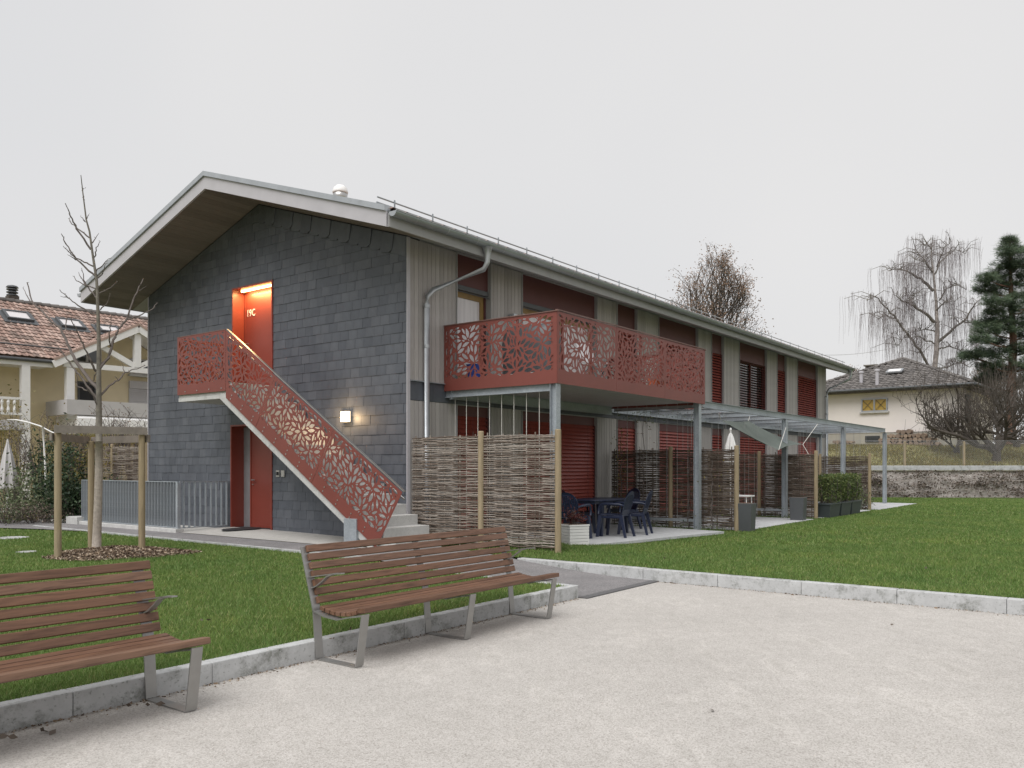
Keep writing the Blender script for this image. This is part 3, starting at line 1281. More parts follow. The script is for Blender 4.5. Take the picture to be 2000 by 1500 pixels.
# wall lamp beside the stair
lp = BMI @ hit(681, 814, BM @ Vector((0, 0, 0)), (BM.to_3x3() @ Vector((1, 0, 0))))
m = MB()
m.box(-.045, -.02, lp.y - .09, lp.y + .09, lp.z - .10, lp.z + .10)
wl = m.build('wall_lamp', M['white'], B)
m = MB()
m.box(-.13, -.047, lp.y - .085, lp.y + .085, lp.z - .095, lp.z + .095)
m.build('lamp_glass', M['lamp'], wl, bevel=.01)
ld = bpy.data.lights.new('lamp_light', 'POINT')
ld.energy = 9
ld.color = (1.0, .68, .36)
ld.shadow_soft_size = .05
lo = bpy.data.objects.new('lamp_light', ld)
link(lo, wl)
lo.location = (-.22, lp.y, lp.z)
# bell plates right of the lower door
for k, dx in enumerate((.10, .36)):
    m = MB()
    m.box(-.035, -.022, DL[0] - .20 - dx * .62, DL[0] - .09 - dx * .62, 1.40, 1.53)
    bp = m.build('bell_plate', M['steel'], B)
    m = MB()
    if k == 0:
        m.lathe([(.028, 0), (.028, .07)], (-.037, DL[0] - .145 - dx * .62, 1.43), 10)
    else:
        for r_ in range(3):
            m.box(-.038, -.036, DL[0] - .18 - dx * .62, DL[0] - .11 - dx * .62, 1.42 + r_ * .035, 1.435 + r_ * .035)
    m.build('bell_button', M['dark'] if k == 0 else M['lilac'], bp)
# lamp box on the boards between the upper windows
m = MB()
m.box(2.92, 3.02, -.16, -.04, 4.62, 4.74)
m.box(2.95, 3.0, -.06, .0, 4.64, 4.70)
m.build('facade_lamp', M['pipe'], B)

# ------------------------------------------------------------------ perforated leaf panels
def leaf_shape(L, Wd, bend):
    n = 6
    up, dn = [], []
    for i in range(n + 1):
        k = i / n
        x = (k - .5) * L
        h = Wd / 2 * math.sin(math.pi * k) ** .85 * (1.12 - .25 * k)
        y = bend * (1 - (2 * k - 1) ** 2)
        up.append((x, y + h))
        dn.append((x, y - h))
    return up + dn[-2:0:-1]


def in_poly(px, py, poly):
    r = np.zeros(px.shape, dtype=bool)
    j = len(poly) - 1
    for i in range(len(poly)):
        xi, yi = poly[i]
        xj, yj = poly[j]
        if yi != yj:
            c = ((yi > py) != (yj > py)) & (px < (xj - xi) * (py - yi) / (yj - yi) + xi)
            r ^= c
        j = i
    return r


def leaf_holes(zone, seed, gap=.0085):
    """leaf-shaped cut-outs that fill a polygon without touching"""
    rg = np.random.default_rng(seed)
    xs = [p[0] for p in zone]
    ys = [p[1] for p in zone]
    x0, x1, y0, y1 = min(xs), max(xs), min(ys), max(ys)
    cs = .005
    nx, ny = int((x1 - x0) / cs) + 3, int((y1 - y0) / cs) + 3
    GX, GY = np.meshgrid(x0 + np.arange(nx) * cs, y0 + np.arange(ny) * cs, indexing='ij')
    occ = ~in_poly(GX, GY, zone)
    A = (x1 - x0) * (y1 - y0)
    cen = []
    for _ in range(int(A * 40)):
        c = np.array([rg.uniform(x0, x1), rg.uniform(y0, y1)])
        if all(np.hypot(*(c - q)) > .36 for q in cen):
            cen.append(c)
    cen = np.array(cen)
    holes = []
    u = np.linspace(-.5, .5, 17)
    v = np.linspace(-1, 1, 7)
    UU, VV = np.meshgrid(u, v, indexing='ij')

    def attempt(cx_, cy_, ang, L, Wd, bend):
        half = (Wd / 2 * np.sin(np.pi * (UU + .5)) ** .85 + gap * .75)
        X = UU * (L + 2 * gap)
        Yc = bend * (1 - (2 * UU) ** 2) + VV * half
        ca, sa = math.cos(ang), math.sin(ang)
        PX, PY = cx_ + X * ca - Yc * sa, cy_ + X * sa + Yc * ca
        I = np.round((PX - x0) / cs).astype(int)
        J = np.round((PY - y0) / cs).astype(int)
        if I.min() < 0 or J.min() < 0 or I.max() >= nx or J.max() >= ny:
            return False
        if occ[I, J].any():
            return False
        half2 = (Wd / 2 * np.sin(np.pi * (UU + .5)) ** .85 + gap * .25)
        for dv in (0, .5):
            Y2 = bend * (1 - (2 * UU) ** 2) + np.clip(VV + dv / 3.5, -1, 1) * half2
            for du in (0, .5):
                X2 = np.clip(UU + du / 16, -.5, .5) * L
                PX, PY = cx_ + X2 * ca - Y2 * sa, cy_ + X2 * sa + Y2 * ca
                occ[np.round((PX - x0) / cs).astype(int), np.round((PY - y0) / cs).astype(int)] = True
        holes.append([(cx_ + a * ca - b * sa, cy_ + a * sa + b * ca) for a, b in leaf_shape(L, Wd, bend)])
        return True

    for c in cen:
        k = rg.integers(3, 7)
        a0 = rg.uniform(0, 6.28)
        da = rg.uniform(.62, 1.0)
        for i in range(k):
            a = a0 + da * i + rg.uniform(-.15, .15)
            L = rg.uniform(.135, .20)
            r_ = L * .5 + .026
            attempt(c[0] + r_ * math.cos(a), c[1] + r_ * math.sin(a), a + rg.uniform(-.15, .15), L, L * rg.uniform(.34, .43), rg.uniform(-.016, .016))
    for (L0, tries) in ((.185, 2400), (.15, 2400), (.115, 2400), (.08, 1800), (.055, 1200)):
        for _ in range(int(A * tries)):
            x, y = rg.uniform(x0, x1), rg.uniform(y0, y1)
            i, j = int(round((x - x0) / cs)), int(round((y - y0) / cs))
            if occ[i, j]:
                continue
            d = cen - np.array([x, y])
            q = d[np.argmin((d ** 2).sum(1))]
            a = math.atan2(q[1], q[0]) + rg.normal(0, .35)
            L = L0 * rg.uniform(.85, 1.1)
            attempt(x, y, a, L, L * rg.uniform(.32, .42), rg.uniform(-.01, .01))
    return holes


def shrink(poly, d):
    """inset of a convex polygon"""
    c = (sum(p[0] for p in poly) / len(poly), sum(p[1] for p in poly) / len(poly))
    out = []
    n = len(poly)
    lines = []
    for i in range(n):
        p, q = Vector(poly[i]), Vector(poly[(i + 1) % n])
        e = (q - p).normalized()
        nn = Vector((-e.y, e.x))
        if (Vector(c) - p).dot(nn) < 0:
            nn = -nn
        lines.append((p + nn * d, e))
    for i in range(n):
        p, e = lines[i - 1]
        q, f = lines[i]
        cr_ = e.x * f.y - e.y * f.x
        k = ((q - p).x * f.y - (q - p).y * f.x) / cr_
        out.append(tuple(p + e * k))
    return out


def leaf_panel(name, outline, zone, seed, to3, parent, mat=None):
    me = fill2d(outline, leaf_holes(zone, seed), .005, to3)
    return meshobj(name, me, mat or M['red'], parent)


# ------------------------------------------------------------------ outside stair with landing
ST = empty('outside_stair', 'concrete outside stair with red leaf pattern balustrade on the slate gable', 'stair', mat=BM)
RISE, GO, NST = .1765, .276, 17
TL0, TL1 = 3.587, 5.44
ZF = 3.24
SO, SI = -1.13, -.03             # outer and inner edge of the flight
m = MB()
m.box(SO, SI, TL0 + .004, TL1, ZF - .22, ZF)
m.build('landing', M['concrete'], ST, bevel=.006)
for n in range(1, NST):
    tn = TL0 - GO * n
    zt = ZF - RISE * n
    m = MB()
    zb = max(zt - RISE - .12, .15)
    m.box(SO + .01, SI, tn, tn + GO + (.02 if n > 1 else -.002), zb if n < NST - 1 else .15, zt)
    m.build('step', M['concrete'], ST, bevel=.004)
# inclined soffit slab, its outer edge visible under the panels
K = RISE / GO


def zl(t, off):
    return ZF + K * (t - TL0) + off


LOW, TH = -.40, .145             # lower edge of the panels, height of the visible slab edge
m = MB()
ta, tb = TL0 + .40, .02
m.prism([(SO - .012, ta, ZF - .21), (SO - .012, ta, ZF - .30), (SO - .012, tb, zl(tb, LOW - TH)), (SO - .012, tb - .35, zl(tb - .35, LOW - TH) + .0),
         (SO - .012, tb - .35, zl(tb - .35, LOW + .22)), (SO - .012, TL0, ZF - .20)], (SI - SO, 0, 0))
m.build('flight_slab', M['concrete'], ST)
m = MB()
m.box(SO - .012, SI, TL0 + .38, TL1, ZF - .30, ZF - .224)
m.build('landing_slab', M['concrete'], ST)
m = MB()
m.box(SO - .06, SO + .25, .02, .33, .18, .735)
m.build('stair_foot', M['galv'], ST, bevel=.004)
# balustrade: panels in the plane s = SO - .03
SP = SO - .035
ca, sa = math.cos(math.atan(K)), math.sin(math.atan(K))
H = 1.235
TOP = LOW + 1.44
# landing panel
b0, b1 = ZF - .165, ZF + 1.02
t3 = lambda a, b, c: (SP + c, a, b)
leaf_panel('leaf_panel', rect(TL0 + .165, TL1, b0, b1), rect(TL0 + .19, TL1 - .03, b0 + .19, b1 - .02), 11, t3, ST)
# end panel of the landing
leaf_panel('leaf_panel', rect(SP + .01, -.05, b0, b1), rect(SP + .04, -.08, b0 + .19, b1 - .02), 12, lambda a, b, c: (a, TL1 + .005 + c, b), ST)
# flight: coordinates along (d, falling) and across (e) the slope
P0 = Vector((TL0 + .155, zl(TL0 + .155, LOW) + .0))       # lower edge start
dirv = Vector((-ca, -sa))
nrm = Vector((-sa, ca))
T3 = lambda a, b, c: (SP + c, P0.x + dirv.x * a + nrm.x * b, P0.y + dirv.y * a + nrm.y * b)
Ht = TOP * ca - LOW * ca          # height across the slope
Ht = 1.10
Ltot = 4.957
cuts = [0.0, 1.12, 3.02, Ltot]
for k in range(3):
    a0, a1 = cuts[k] + (.004 if k else 0), cuts[k + 1] - .004
    if k == 0:
        # vertical edge at the bend: at height e the edge shifts along the slope
        sh = Ht * K
        hi = (b1 - P0.y) / ca
        o_ = [(0, 0), (a1, 0), (a1, Ht), (-sh + .0, Ht)]
        # lift of the top corner is cut level with the landing rail
        o_ = [(.0, 0), (a1, 0), (a1, Ht), (-Ht * K, Ht)]
    else:
        o_ = rect(a0, a1, 0, Ht)
    zone = clip_half(shrink(o_, .025), lambda p: p[1] - .20)
    leaf_panel('leaf_panel', o_, zone, 21 + k, T3, ST)
# bolts along the lower edge
bolt = MB()
for d in np.arange(.15, Ltot, .40):
    for e in (.06, .14):
        p = T3(d, e, -.006)
        bolt.lathe([(.014, 0), (.014, .004)], (0, 0, 0), 8)
        for i in range(len(bolt.v) - 16, len(bolt.v)):
            x, y, z_ = bolt.v[i]
            bolt.v[i] = (p[0] - z_, p[1] + x, p[2] + y)
for tt in np.arange(TL0 + .3, TL1, .42):
    bolt.lathe([(.014, 0), (.014, .004)], (0, 0, 0), 8)
    for i in range(len(bolt.v) - 16, len(bolt.v)):
        x, y, z_ = bolt.v[i]
        bolt.v[i] = (SP - .006 - z_, tt + x, b0 + .06 + y)
bolt.build('bolt_heads', M['steel'], ST)
# handrail: flat steel rail above the panel, and a round rail inside
m = MB()
pts = [T3(-Ht * K - .0, Ht + .03, .02), T3(Ltot + .02, Ht + .03, .02)]
m.bar(pts[0], pts[1], .045, .012, (0, -sa * -1, ca))
m.build('handrail', M['steel'], ST)
m = MB()
q0, q1 = Vector(T3(-Ht * K, Ht - .12, .09)), Vector(T3(Ltot + .02, Ht - .12, .09))
m.tube([q0, q1], .019, 10)
for f in (.1, .35, .6, .85):
    p = q0.lerp(q1, f)
    m.tube([p, p + Vector((-.085, 0, -.03))], .007, 6)
m.build('inner_rail', M['steel'], ST)
m = MB()
m.box(SP - .008, SP + .01, TL0 + .165, TL1, b1 + .001, b1 + .012)
m.build('landing_rail', M['red_edge'], ST)
# door mats
for zz, nm, lab in ((.318, 'door_mat', 'dark doormat on the slab in front of the lower entrance'),):
    m = MB()
    m.lathe([(.34, -.006), (.36, 0.0), (.345, .012), (.02, .014)], (0, 0, 0), 24)
    o = m.build(nm, M['dark'])
    o.location = W(-.34, -4.42, zz)
    o.scale = (1.25, .8, 1)
    o.rotation_euler = (0, 0, BROT)
    tag(o, lab, 'doormat')

# ------------------------------------------------------------------ balcony on steel posts
BAL = empty('balcony', 'first floor balcony with red leaf pattern screen on grey steel posts', 'balcony', mat=BM)
BS0, BS1, BW = .95, 6.89, 2.557
BZ0, BZ1 = 3.01, 4.22
m = MB()
m.box(BS0 + .02, BS1 - .02, -BW + .02, -.05, BZ0 + .09, BZ0 + .20)
m.build('balcony_floor', M['concrete'], BAL)
n = 11
for k in range(n):
    a, b = BW - .03 - (BW - .1) * k / n, BW - .03 - (BW - .1) * (k + 1) / n
    m = MB()
    m.box(BS0 + .05, BS1 - .05, -a + .004, -b - .004, BZ0 + .045, BZ0 + .086)
    m.build('soffit_plank', M['fascia'], BAL)
leaf_panel('leaf_panel', rect(.02, BW - .003, BZ0, BZ1), rect(.05, BW - .06, BZ0 + .20, BZ1 - .03), 31, lambda a, b, c: (BS0 + c, -a, b), BAL)
for k in range(3):
    L_ = (BS1 - BS0) / 3
    a0, a1 = BS0 + k * L_ + .003, BS0 + (k + 1) * L_ - .003
    leaf_panel('leaf_panel', rect(a0, a1, BZ0, BZ1), rect(a0 + .03, a1 - .03, BZ0 + .20, BZ1 - .03), 41 + k, lambda a, b, c: (a, -BW - c, b), BAL)
leaf_panel('leaf_panel', rect(.02, BW - .003, BZ0, BZ1), rect(.05, BW - .06, BZ0 + .20, BZ1 - .03), 51, lambda a, b, c: (BS1 + c, -a, b), BAL)
m = MB()
m.box(BS0 - .02, BS0 + .025, -BW - .02, -.02, BZ1 + .002, BZ1 + .016)
m.box(BS0 - .02, BS1 + .02, -BW - .02, -BW + .025, BZ1 + .017, BZ1 + .030)
m.box(BS1 - .02, BS1 + .025, -BW - .02, -.02, BZ1 + .002, BZ1 + .016)
m.build('rail_cap', M['red_edge'], BAL)
for a in (BS0 + .03, BS1 - .03):
    for wq in (.1, .9, 1.7, 2.45):
        m = MB()
        m.box(a - .02, a + .02, -wq - .02, -wq + .02, BZ0 + .2, BZ1 - .01)
        m.build('screen_upright', M['red'], BAL)
for k in range(7):
    x = BS0 + .2 + k * .92
    m = MB()
    m.box(x - .02, x + .02, -BW + .008, -BW + .045, BZ0 + .2, BZ1 - .01)
    m.build('screen_upright', M['red'], BAL)


def hpost(mb, s, w_, z0, z1, b=.10, h=.10):
    t_ = .008
    mb.box(s - b / 2, s + b / 2, -w_ - h / 2, -w_ - h / 2 + t_, z0, z1)
    mb.box(s - b / 2, s + b / 2, -w_ + h / 2 - t_, -w_ + h / 2, z0, z1)
    mb.box(s - t_ / 2, s + t_ / 2, -w_ - h / 2 + t_, -w_ + h / 2 - t_, z0, z1)


def ibeam_s(mb, s0, s1, w_, z0, z1, b=.09):
    t_ = .009
    mb.box(s0, s1, -w_ - b / 2, -w_ + b / 2, z1 - t_, z1)
    mb.box(s0, s1, -w_ - b / 2, -w_ + b / 2, z0, z0 + t_)
    mb.box(s0, s1, -w_ - .004, -w_ + .004, z0 + t_, z1 - t_)


def ibeam_w(mb, s, w0, w1, z0, z1, b=.08):
    t_ = .009
    mb.box(s - b / 2, s + b / 2, -w1, -w0, z1 - t_, z1)
    mb.box(s - b / 2, s + b / 2, -w1, -w0, z0, z0 + t_)
    mb.box(s - .004, s + .004, -w1, -w0, z0 + t_, z1 - t_)


for s in (1.02, 6.68):
    m = MB()
    hpost(m, s, 2.47, .12, BZ0 + .045, .13, .13)
    m.build('post', M['galv'], BAL)
m = MB()
ibeam_s(m, .98, 6.85, .16, 2.86, BZ0 + .04)
ibeam_w(m, 1.02, .0, 2.40, 2.89, BZ0 + .042)
m.build('bearing_beam', M['galv'], BAL)

# ------------------------------------------------------------------ steel pergola
PG = empty('pergola', 'grey galvanised steel pergola with slim posts along the terraces', 'pergola', mat=BM)
PZ1 = 3.09
m = MB()
ibeam_s(m, 6.93, 23.80, 2.48, PZ1 - .15, PZ1, .075)
m.build('edge_beam', M['galv'], PG)
m = MB()
ibeam_s(m, 6.93, 23.80, .10, PZ1 - .17, PZ1 - .012, .08)
m.build('wall_beam', M['galv'], PG)
for s in (12.37, 18.07, 23.73):
    m = MB()
    hpost(m, s, 2.48, .12, PZ1 - .171, .13, .13)
    m.build('post', M['galv'], PG)
for k in range(10):
    s = 7.0 + k * (23.73 - 7.0) / 9
    m = MB()
    ibeam_w(m, s, .145, 2.425, PZ1 - .145, PZ1 - .03, .05)
    m.build('cross_beam', M['galv'], PG)
m = MB()
m.box(23.67, 23.79, -.09, -.02, .15, PZ1 - .17)
m.build('wall_post', M['galv'], PG)
# thin wires for climbers
m = MB()
for s in list(np.arange(7.25, 12.0, .42)) + list(np.arange(12.9, 17.8, .42)) + list(np.arange(18.6, 23.5, .45)):
    m.tube([(s * 0 + 7.18 if False else s, -1.9 - .3 * math.sin(s * 3), .3), (s, -1.9 - .3 * math.sin(s * 3), PZ1 - .12)], .004, 4)
m.build('climber_wires', M['wire'], PG)
m = MB()
for k in range(9):
    wq = .16 + k * .275
    m.tube([(1.10, -wq, .3), (1.10, -wq, BZ0 + .05)], .006, 5)
m.build('climber_wires', M['cord'], BAL)
for k in range(9):
    wq = .25 + k * .27
    pass
m = MB()
for wq in np.arange(.35, 2.4, .26):
    m.tube([(6.82, -wq, .3), (6.82, -wq, BZ0 + .05)], .005, 4)
m.build('climber_wires', M['wire'], BAL)
for s in (6.82, 12.45, 18.15):
    m = MB()
    m.box(s - .03, s + .03, -2.40, -.7, .36, .42)
    m.build('bottom_rail', M['galv'], PG)


# ------------------------------------------------------------------ woven willow screens
def wattle(label, a, b, z0, hgt, mat, npan=2, endpost=True, post_r=.052, startpost=False, group='woven willow screens'):
    """screen from a to b (building coordinates), panels between round posts"""
    pa, pb = W(*a, 0), W(*b, 0)
    ln = (pb - pa).length
    root = empty('wattle_screen', label, 'screen', group, (pa.x, pa.y, z0), math.atan2(pb.y - pa.y, pb.x - pa.x))
    pw = ln / npan
    for k in range(npan):
        m = MB()
        x0, x1 = k * pw + (.06 if k else .03), (k + 1) * pw - .06
        ns = 5
        stx = [x0 + .06 + (x1 - x0 - .12) * i / (ns - 1) for i in range(ns)]
        z = .05
        r_i = 0
        while z < hgt - .03:
            rr = random.uniform(.007, .0125)
            sgn = 1 if r_i % 2 else -1
            pts, rad = [], []
            xs = np.linspace(x0 - random.uniform(0, .02), x1 + random.uniform(0, .02), 21)
            ph = random.uniform(0, 6)
            per = (stx[1] - stx[0])
            for i, x in enumerate(xs):
                y = sgn * .019 * math.cos(math.pi * (x - stx[0]) / per)
                pts.append((x, y + random.uniform(-.003, .003), z + .009 * math.sin(ph + x * 3.1) + random.uniform(-.004, .004)))
                rad.append(rr * (1 - .35 * i / 20 if sgn > 0 else .65 + .35 * i / 20))
            m.tube(pts, rad, 5)
            z += rr * 1.46
            r_i += 1
        for x in stx:
            m.tube([(x, 0, .0), (x + .004, 0, hgt + random.uniform(-.01, .04))], .011, 6)
        tag(m.build('woven_panel', mat, root), kind='stuff')
    for k in range(0 if startpost else 1, npan + (1 if endpost else 0)):
        m = MB()
        x = k * pw
        pr = [(post_r, -.2), (post_r, .6), (post_r * .98, hgt), (post_r * .96, hgt + .045), (post_r * .8, hgt + .055), (.005, hgt + .057)]
        m.lathe(pr, (x, -.012, 0), 14)
        m.build('post', M['post'], root, smooth=False)
    return root


wattle('woven willow screen beside the foot of the outside stair', (.04, .06), (.45, 2.92), .25, 1.90, M['wattle'])
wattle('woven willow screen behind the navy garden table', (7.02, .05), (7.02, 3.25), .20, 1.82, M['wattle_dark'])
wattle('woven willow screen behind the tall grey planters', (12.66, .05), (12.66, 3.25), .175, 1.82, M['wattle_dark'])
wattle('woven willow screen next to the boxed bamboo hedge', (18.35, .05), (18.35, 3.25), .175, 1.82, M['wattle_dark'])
wattle('woven willow screen left of the slate gable behind the railing', (1.0, -8.70), (1.0, -14.2), .25, 1.93, M['wattle'], 3)

# ------------------------------------------------------------------ railing round the basement stairwell
RL = empty('metal_railing', 'grey galvanised bar railing on a low concrete plinth by the lower door', 'railing', mat=BM)
RS = -1.20
m = MB()
m.box(RS - .09, RS + .09, 5.30, 9.95, .20, .335)
m.box(RS - .14, RS + .16, 9.40, 9.95, .18, .43)
m.build('plinth', M['concrete'], RL, bevel=.01)
m = MB()
m.box(RS - .025, RS + .025, 5.36, 9.42, 1.285, 1.30)
m.box(RS - .025, RS + .025, 5.36, 9.42, .345, .36)
m.box(RS + .026, -.05, 5.335, 5.385, 1.285, 1.30)
m.box(RS + .026, -.05, 5.335, 5.385, .335, .35)
m.build('rail', M['galv'], RL)
mb = MB()
mb.box(-.03, .03, -.005, .005, .361, 1.284)
bme = mb.mesh('bar')
bme.materials.append(M['galv'])
n = 34
for k in range(n + 1):
    o = bpy.data.objects.new('bar', bme)
    o.location = (RS, 5.37 + k * (9.41 - 5.37) / n, 0)
    link(o, RL)
mb = MB()
mb.box(-.006, .006, -.03, .03, .351, 1.284)
bme2 = mb.mesh('bar')
bme2.materials.append(M['galv'])
for k in range(1, 10):
    o = bpy.data.objects.new('bar', bme2)
    o.location = (RS + k * 1.13 / 9, 5.36, 0)
    link(o, RL)
m = MB()
m.box(RS - .035, RS + .035, 5.325, 5.395, .30, 1.284)
m.build('corner_post', M['galv'], RL)


# ------------------------------------------------------------------ benches
def make_bench(label):
    root = empty('park_bench', label, 'bench', 'slatted park benches along the kerb')
    # local x along the bench, y from back (0, at the kerb) to front (-), z up
    L_ = 2.86
    legx = (-1.33, 0.0, 1.33)
    # side profile of the back: foot of the back at y=.02 z=.44, top at y=.20 z=.94
    for lx in legx:
        m = MB()
        hw = .040

        def strip(pts, th):
            # flat bar, hw wide along x, following a profile in the y-z plane
            P_ = [Vector((0, p[0], p[1])) for p in pts]
            inner = []
            for i, p in enumerate(P_):
                if i == 0:
                    d = P_[1] - P_[0]
                elif i == len(P_) - 1:
                    d = P_[-1] - P_[-2]
                else:
                    d = (P_[i + 1] - P_[i]).normalized() + (P_[i] - P_[i - 1]).normalized()
                d.normalize()
                inner.append(p + Vector((0, -d.z, d.y)) * th)
            for i in range(len(P_) - 1):
                a, b, c, d = P_[i], P_[i + 1], inner[i + 1], inner[i]
                m.hexa([a + Vector((-hw, 0, 0)), a + Vector((hw, 0, 0)), d + Vector((hw, 0, 0)), d + Vector((-hw, 0, 0)),
                        b + Vector((-hw, 0, 0)), b + Vector((hw, 0, 0)), c + Vector((hw, 0, 0)), c + Vector((-hw, 0, 0))])
        strip([(.198, .925), (.050, .455), (.035, .40), (.0, .012)], .010)
        strip([(.0, .010), (-.47, .010)], .009)
        strip([(-.475, .012), (-.545, .43)], .010)
        strip([(.04, .405), (-.10, .375), (-.25, .365), (-.40, .40), (-.54, .425)], .010)
        m.build('leg', M['bench_steel'], root)
    # back slats
    d = Vector((0, .150, .475)).normalized()
    nrm_ = Vector((0, -d.z, d.y))
    base = Vector((0, .046, .447))
    for k in range(7):
        c = base + d * (.037 + k * .0735)
        m = MB()
        h, t_ = .0295, .016
        a0, a1 = Vector((-1.325, 0, 0)), Vector((1.41, 0, 0))
        lo_, hi_ = c - d * h - nrm_ * 0, c + d * h
        m.hexa([lo_ + a0 + nrm_ * (2 * t_), lo_ + a1 + nrm_ * (2 * t_), lo_ + a1, lo_ + a0, hi_ + a0 + nrm_ * (2 * t_), hi_ + a1 + nrm_ * (2 * t_), hi_ + a1, hi_ + a0])
        m.build('back_slat', M['bench'], root, bevel=.005)
    # seat slats on a hollow curve
    prof = [(-.500, .434, .088), (-.418, .408, .056), (-.352, .392, .056), (-.286, .384, .056), (-.220, .381, .056), (-.154, .384, .056), (-.088, .392, .056), (-.022, .404, .056)]
    for i, (y, z_, wd) in enumerate(prof):
        a, b = prof[max(i - 1, 0)], prof[min(i + 1, len(prof) - 1)]
        e = Vector((0, b[0] - a[0], b[1] - a[1])).normalized() if i else Vector((0, 1, -.10)).normalized()
        nn = Vector((0, -e.z, e.y))
        c = Vector((0, y, z_))
        m = MB()
        th = .036 if i else .042
        x0, x1 = Vector((-1.33, 0, 0)), Vector((1.435, 0, 0))
        p, q = c - e * wd / 2, c + e * wd / 2
        m.hexa([p + x0, p + x1, q + x1, q + x0, p + x0 + nn * th, p + x1 + nn * th, q + x1 + nn * th, q + x0 + nn * th])
        m.build('seat_slat', M['bench'], root, bevel=.005)
    # arm rests
    for lx in (legx[0], legx[2]):
        m = MB()
        hw = .021
        prof_t = [(.115, .675), (-.03, .70), (-.18, .725), (-.285, .735)]
        prof_b = [(.088, .585), (.02, .61), (-.05, .655), (-.11, .700), (-.17, .718)]
        for pr in (prof_t, prof_b):
            for i in range(len(pr) - 1):
                m.bar((lx, pr[i][0], pr[i][1]), (lx, pr[i + 1][0], pr[i + 1][1]), hw * 2, .009, (0, 0, 1))
        m.build('arm_rest', M['bench_steel'], root)
    # legs were drawn at x = 0: move them to their places
    legs = [c for c in bpy.data.objects if c.parent == root and c.name.split('.')[0] == 'leg']
    for o, lx in zip(legs, legx):
        o.location.x = lx
    return root


bench = make_bench('slatted red brown bench standing whole in the middle of the picture')
bench.location = W(-4.73, 4.915, .0)
bench.rotation_euler = (0, 0, BROT)
b2 = copy_tree(bench)
b2['label'] = 'slatted red brown bench cut off by the left edge of the picture'
b2.location = W(-8.87, 4.935, .0)

# ------------------------------------------------------------------ terraces and what stands on them
def terrace(poly, z):
    """paving slabs laid in a grid, cut to the outline (building coordinates)"""
    root = empty('terrace', kind='structure', mat=BM)
    ss = [p[0] for p in poly]
    ws = [p[1] for p in poly]
    s = min(ss)
    while s < max(ss):
        w_ = min(ws)
        while w_ < max(ws):
            q = rect(s + .003, s + .597, w_ + .003, w_ + .597)
            for i in range(len(poly)):
                a, b = poly[i], poly[(i + 1) % len(poly)]
                f = lambda p, a=a, b=b: (b[0] - a[0]) * (p[1] - a[1]) - (b[1] - a[1]) * (p[0] - a[0])
                if len(q) > 2:
                    q = clip_half(q, f)
            if len(q) > 2 and area(q) > .004:
                m = MB()
                dz = random.uniform(-.002, .002)
                m.prism([(p[0], -p[1], z - .05) for p in q], (0, 0, .05 + dz))
                m.build('paving_slab', M['paving'], root)
            w_ += .6
        s += .6
    return root


T1Z = .225
terrace([(1.25, .05), (6.75, .05), (6.2, 3.30), (1.75, 2.62)], T1Z)
T2Z = .19
terrace([(7.2, .05), (12.3, .05), (12.2, 3.35), (7.2, 3.35)], T2Z)
terrace([(12.9, .05), (18.1, .05), (18.1, 3.35), (12.9, 3.35)], T2Z)
terrace([(18.6, .05), (24.4, .05), (24.4, 3.5), (18.6, 3.5)], T2Z)


def plastic_chair(label, px, depth, z, face):
    """stacking garden chair: fan back with slots, arms, four splayed legs; face is the heading of its front"""
    p = at(px, 900, depth)
    root = empty('garden_chair', label, 'chair', 'navy plastic garden chairs', (p.x, p.y, z), face)
    # local +x is the front
    m = MB()
    m.prism([(-.22, -.19, .41), (.22, -.23, .43), (.25, -.18, .435), (.25, .18, .435), (.22, .23, .43), (-.22, .19, .41)], (0, 0, .02))
    m.box(-.21, .22, -.225, -.20, .37, .415)
    m.box(-.21, .22, .20, .225, .37, .415)
    m.build('seat', M['navy'], root, bevel=.006)
    # back: rounded plate with slots
    out = [(-.19, 0)]
    for a in np.linspace(math.pi, 0, 15):
        out.append((.225 * math.cos(a) * (1 if True else 1), .27 + .23 * math.sin(a)))
    out.append((.19, 0))
    holes = []
    for i in range(-4, 5):
        x = i * .038
        top = .27 + math.sqrt(max(.0, .19 ** 2 - x ** 2 * 1.0)) * .85
        holes.append([(x * 1.05 - .009, .12), (x * 1.05 + .009, .12), (x * 1.15 + .009, top), (x * 1.15 - .009, top)])
    me = fill2d(out, holes, .014, lambda a, b, c: (-.215 - b * .28 + .28 * a * a * 1.2 + c, a, .42 + b * .96))
    meshobj('backrest', me, M['navy'], root)
    for sy in (-1, 1):
        m = MB()
        m.tube([(-.265, sy * .215, .62), (-.20, sy * .255, .645), (.0, sy * .275, .655), (.16, sy * .27, .65), (.235, sy * .262, .60), (.255, sy * .255, .45)], [.02, .024, .026, .026, .024, .022], 8)
        m.build('armrest', M['navy'], root, smooth=True)
        m = MB()
        m.hexa([(.255, sy * .24 - .02, 0), (.305, sy * .255 - .02, 0), (.305, sy * .255 + .02, 0), (.255, sy * .24 + .02, 0),
                (.19, sy * .205 - .03, .43), (.26, sy * .225 - .03, .43), (.26, sy * .225 + .03, .43), (.19, sy * .205 + .03, .43)])
        m.build('leg', M['navy'], root)
        m = MB()
        m.hexa([(-.33, sy * .235 - .018, 0), (-.285, sy * .235 - .018, 0), (-.285, sy * .235 + .018, 0), (-.33, sy * .235 + .018, 0),
                (-.235, sy * .19 - .028, .44), (-.165, sy * .19 - .028, .44), (-.165, sy * .19 + .028, .44), (-.235, sy * .19 + .028, .44)])
        m.build('leg', M['navy'], root)
    return root


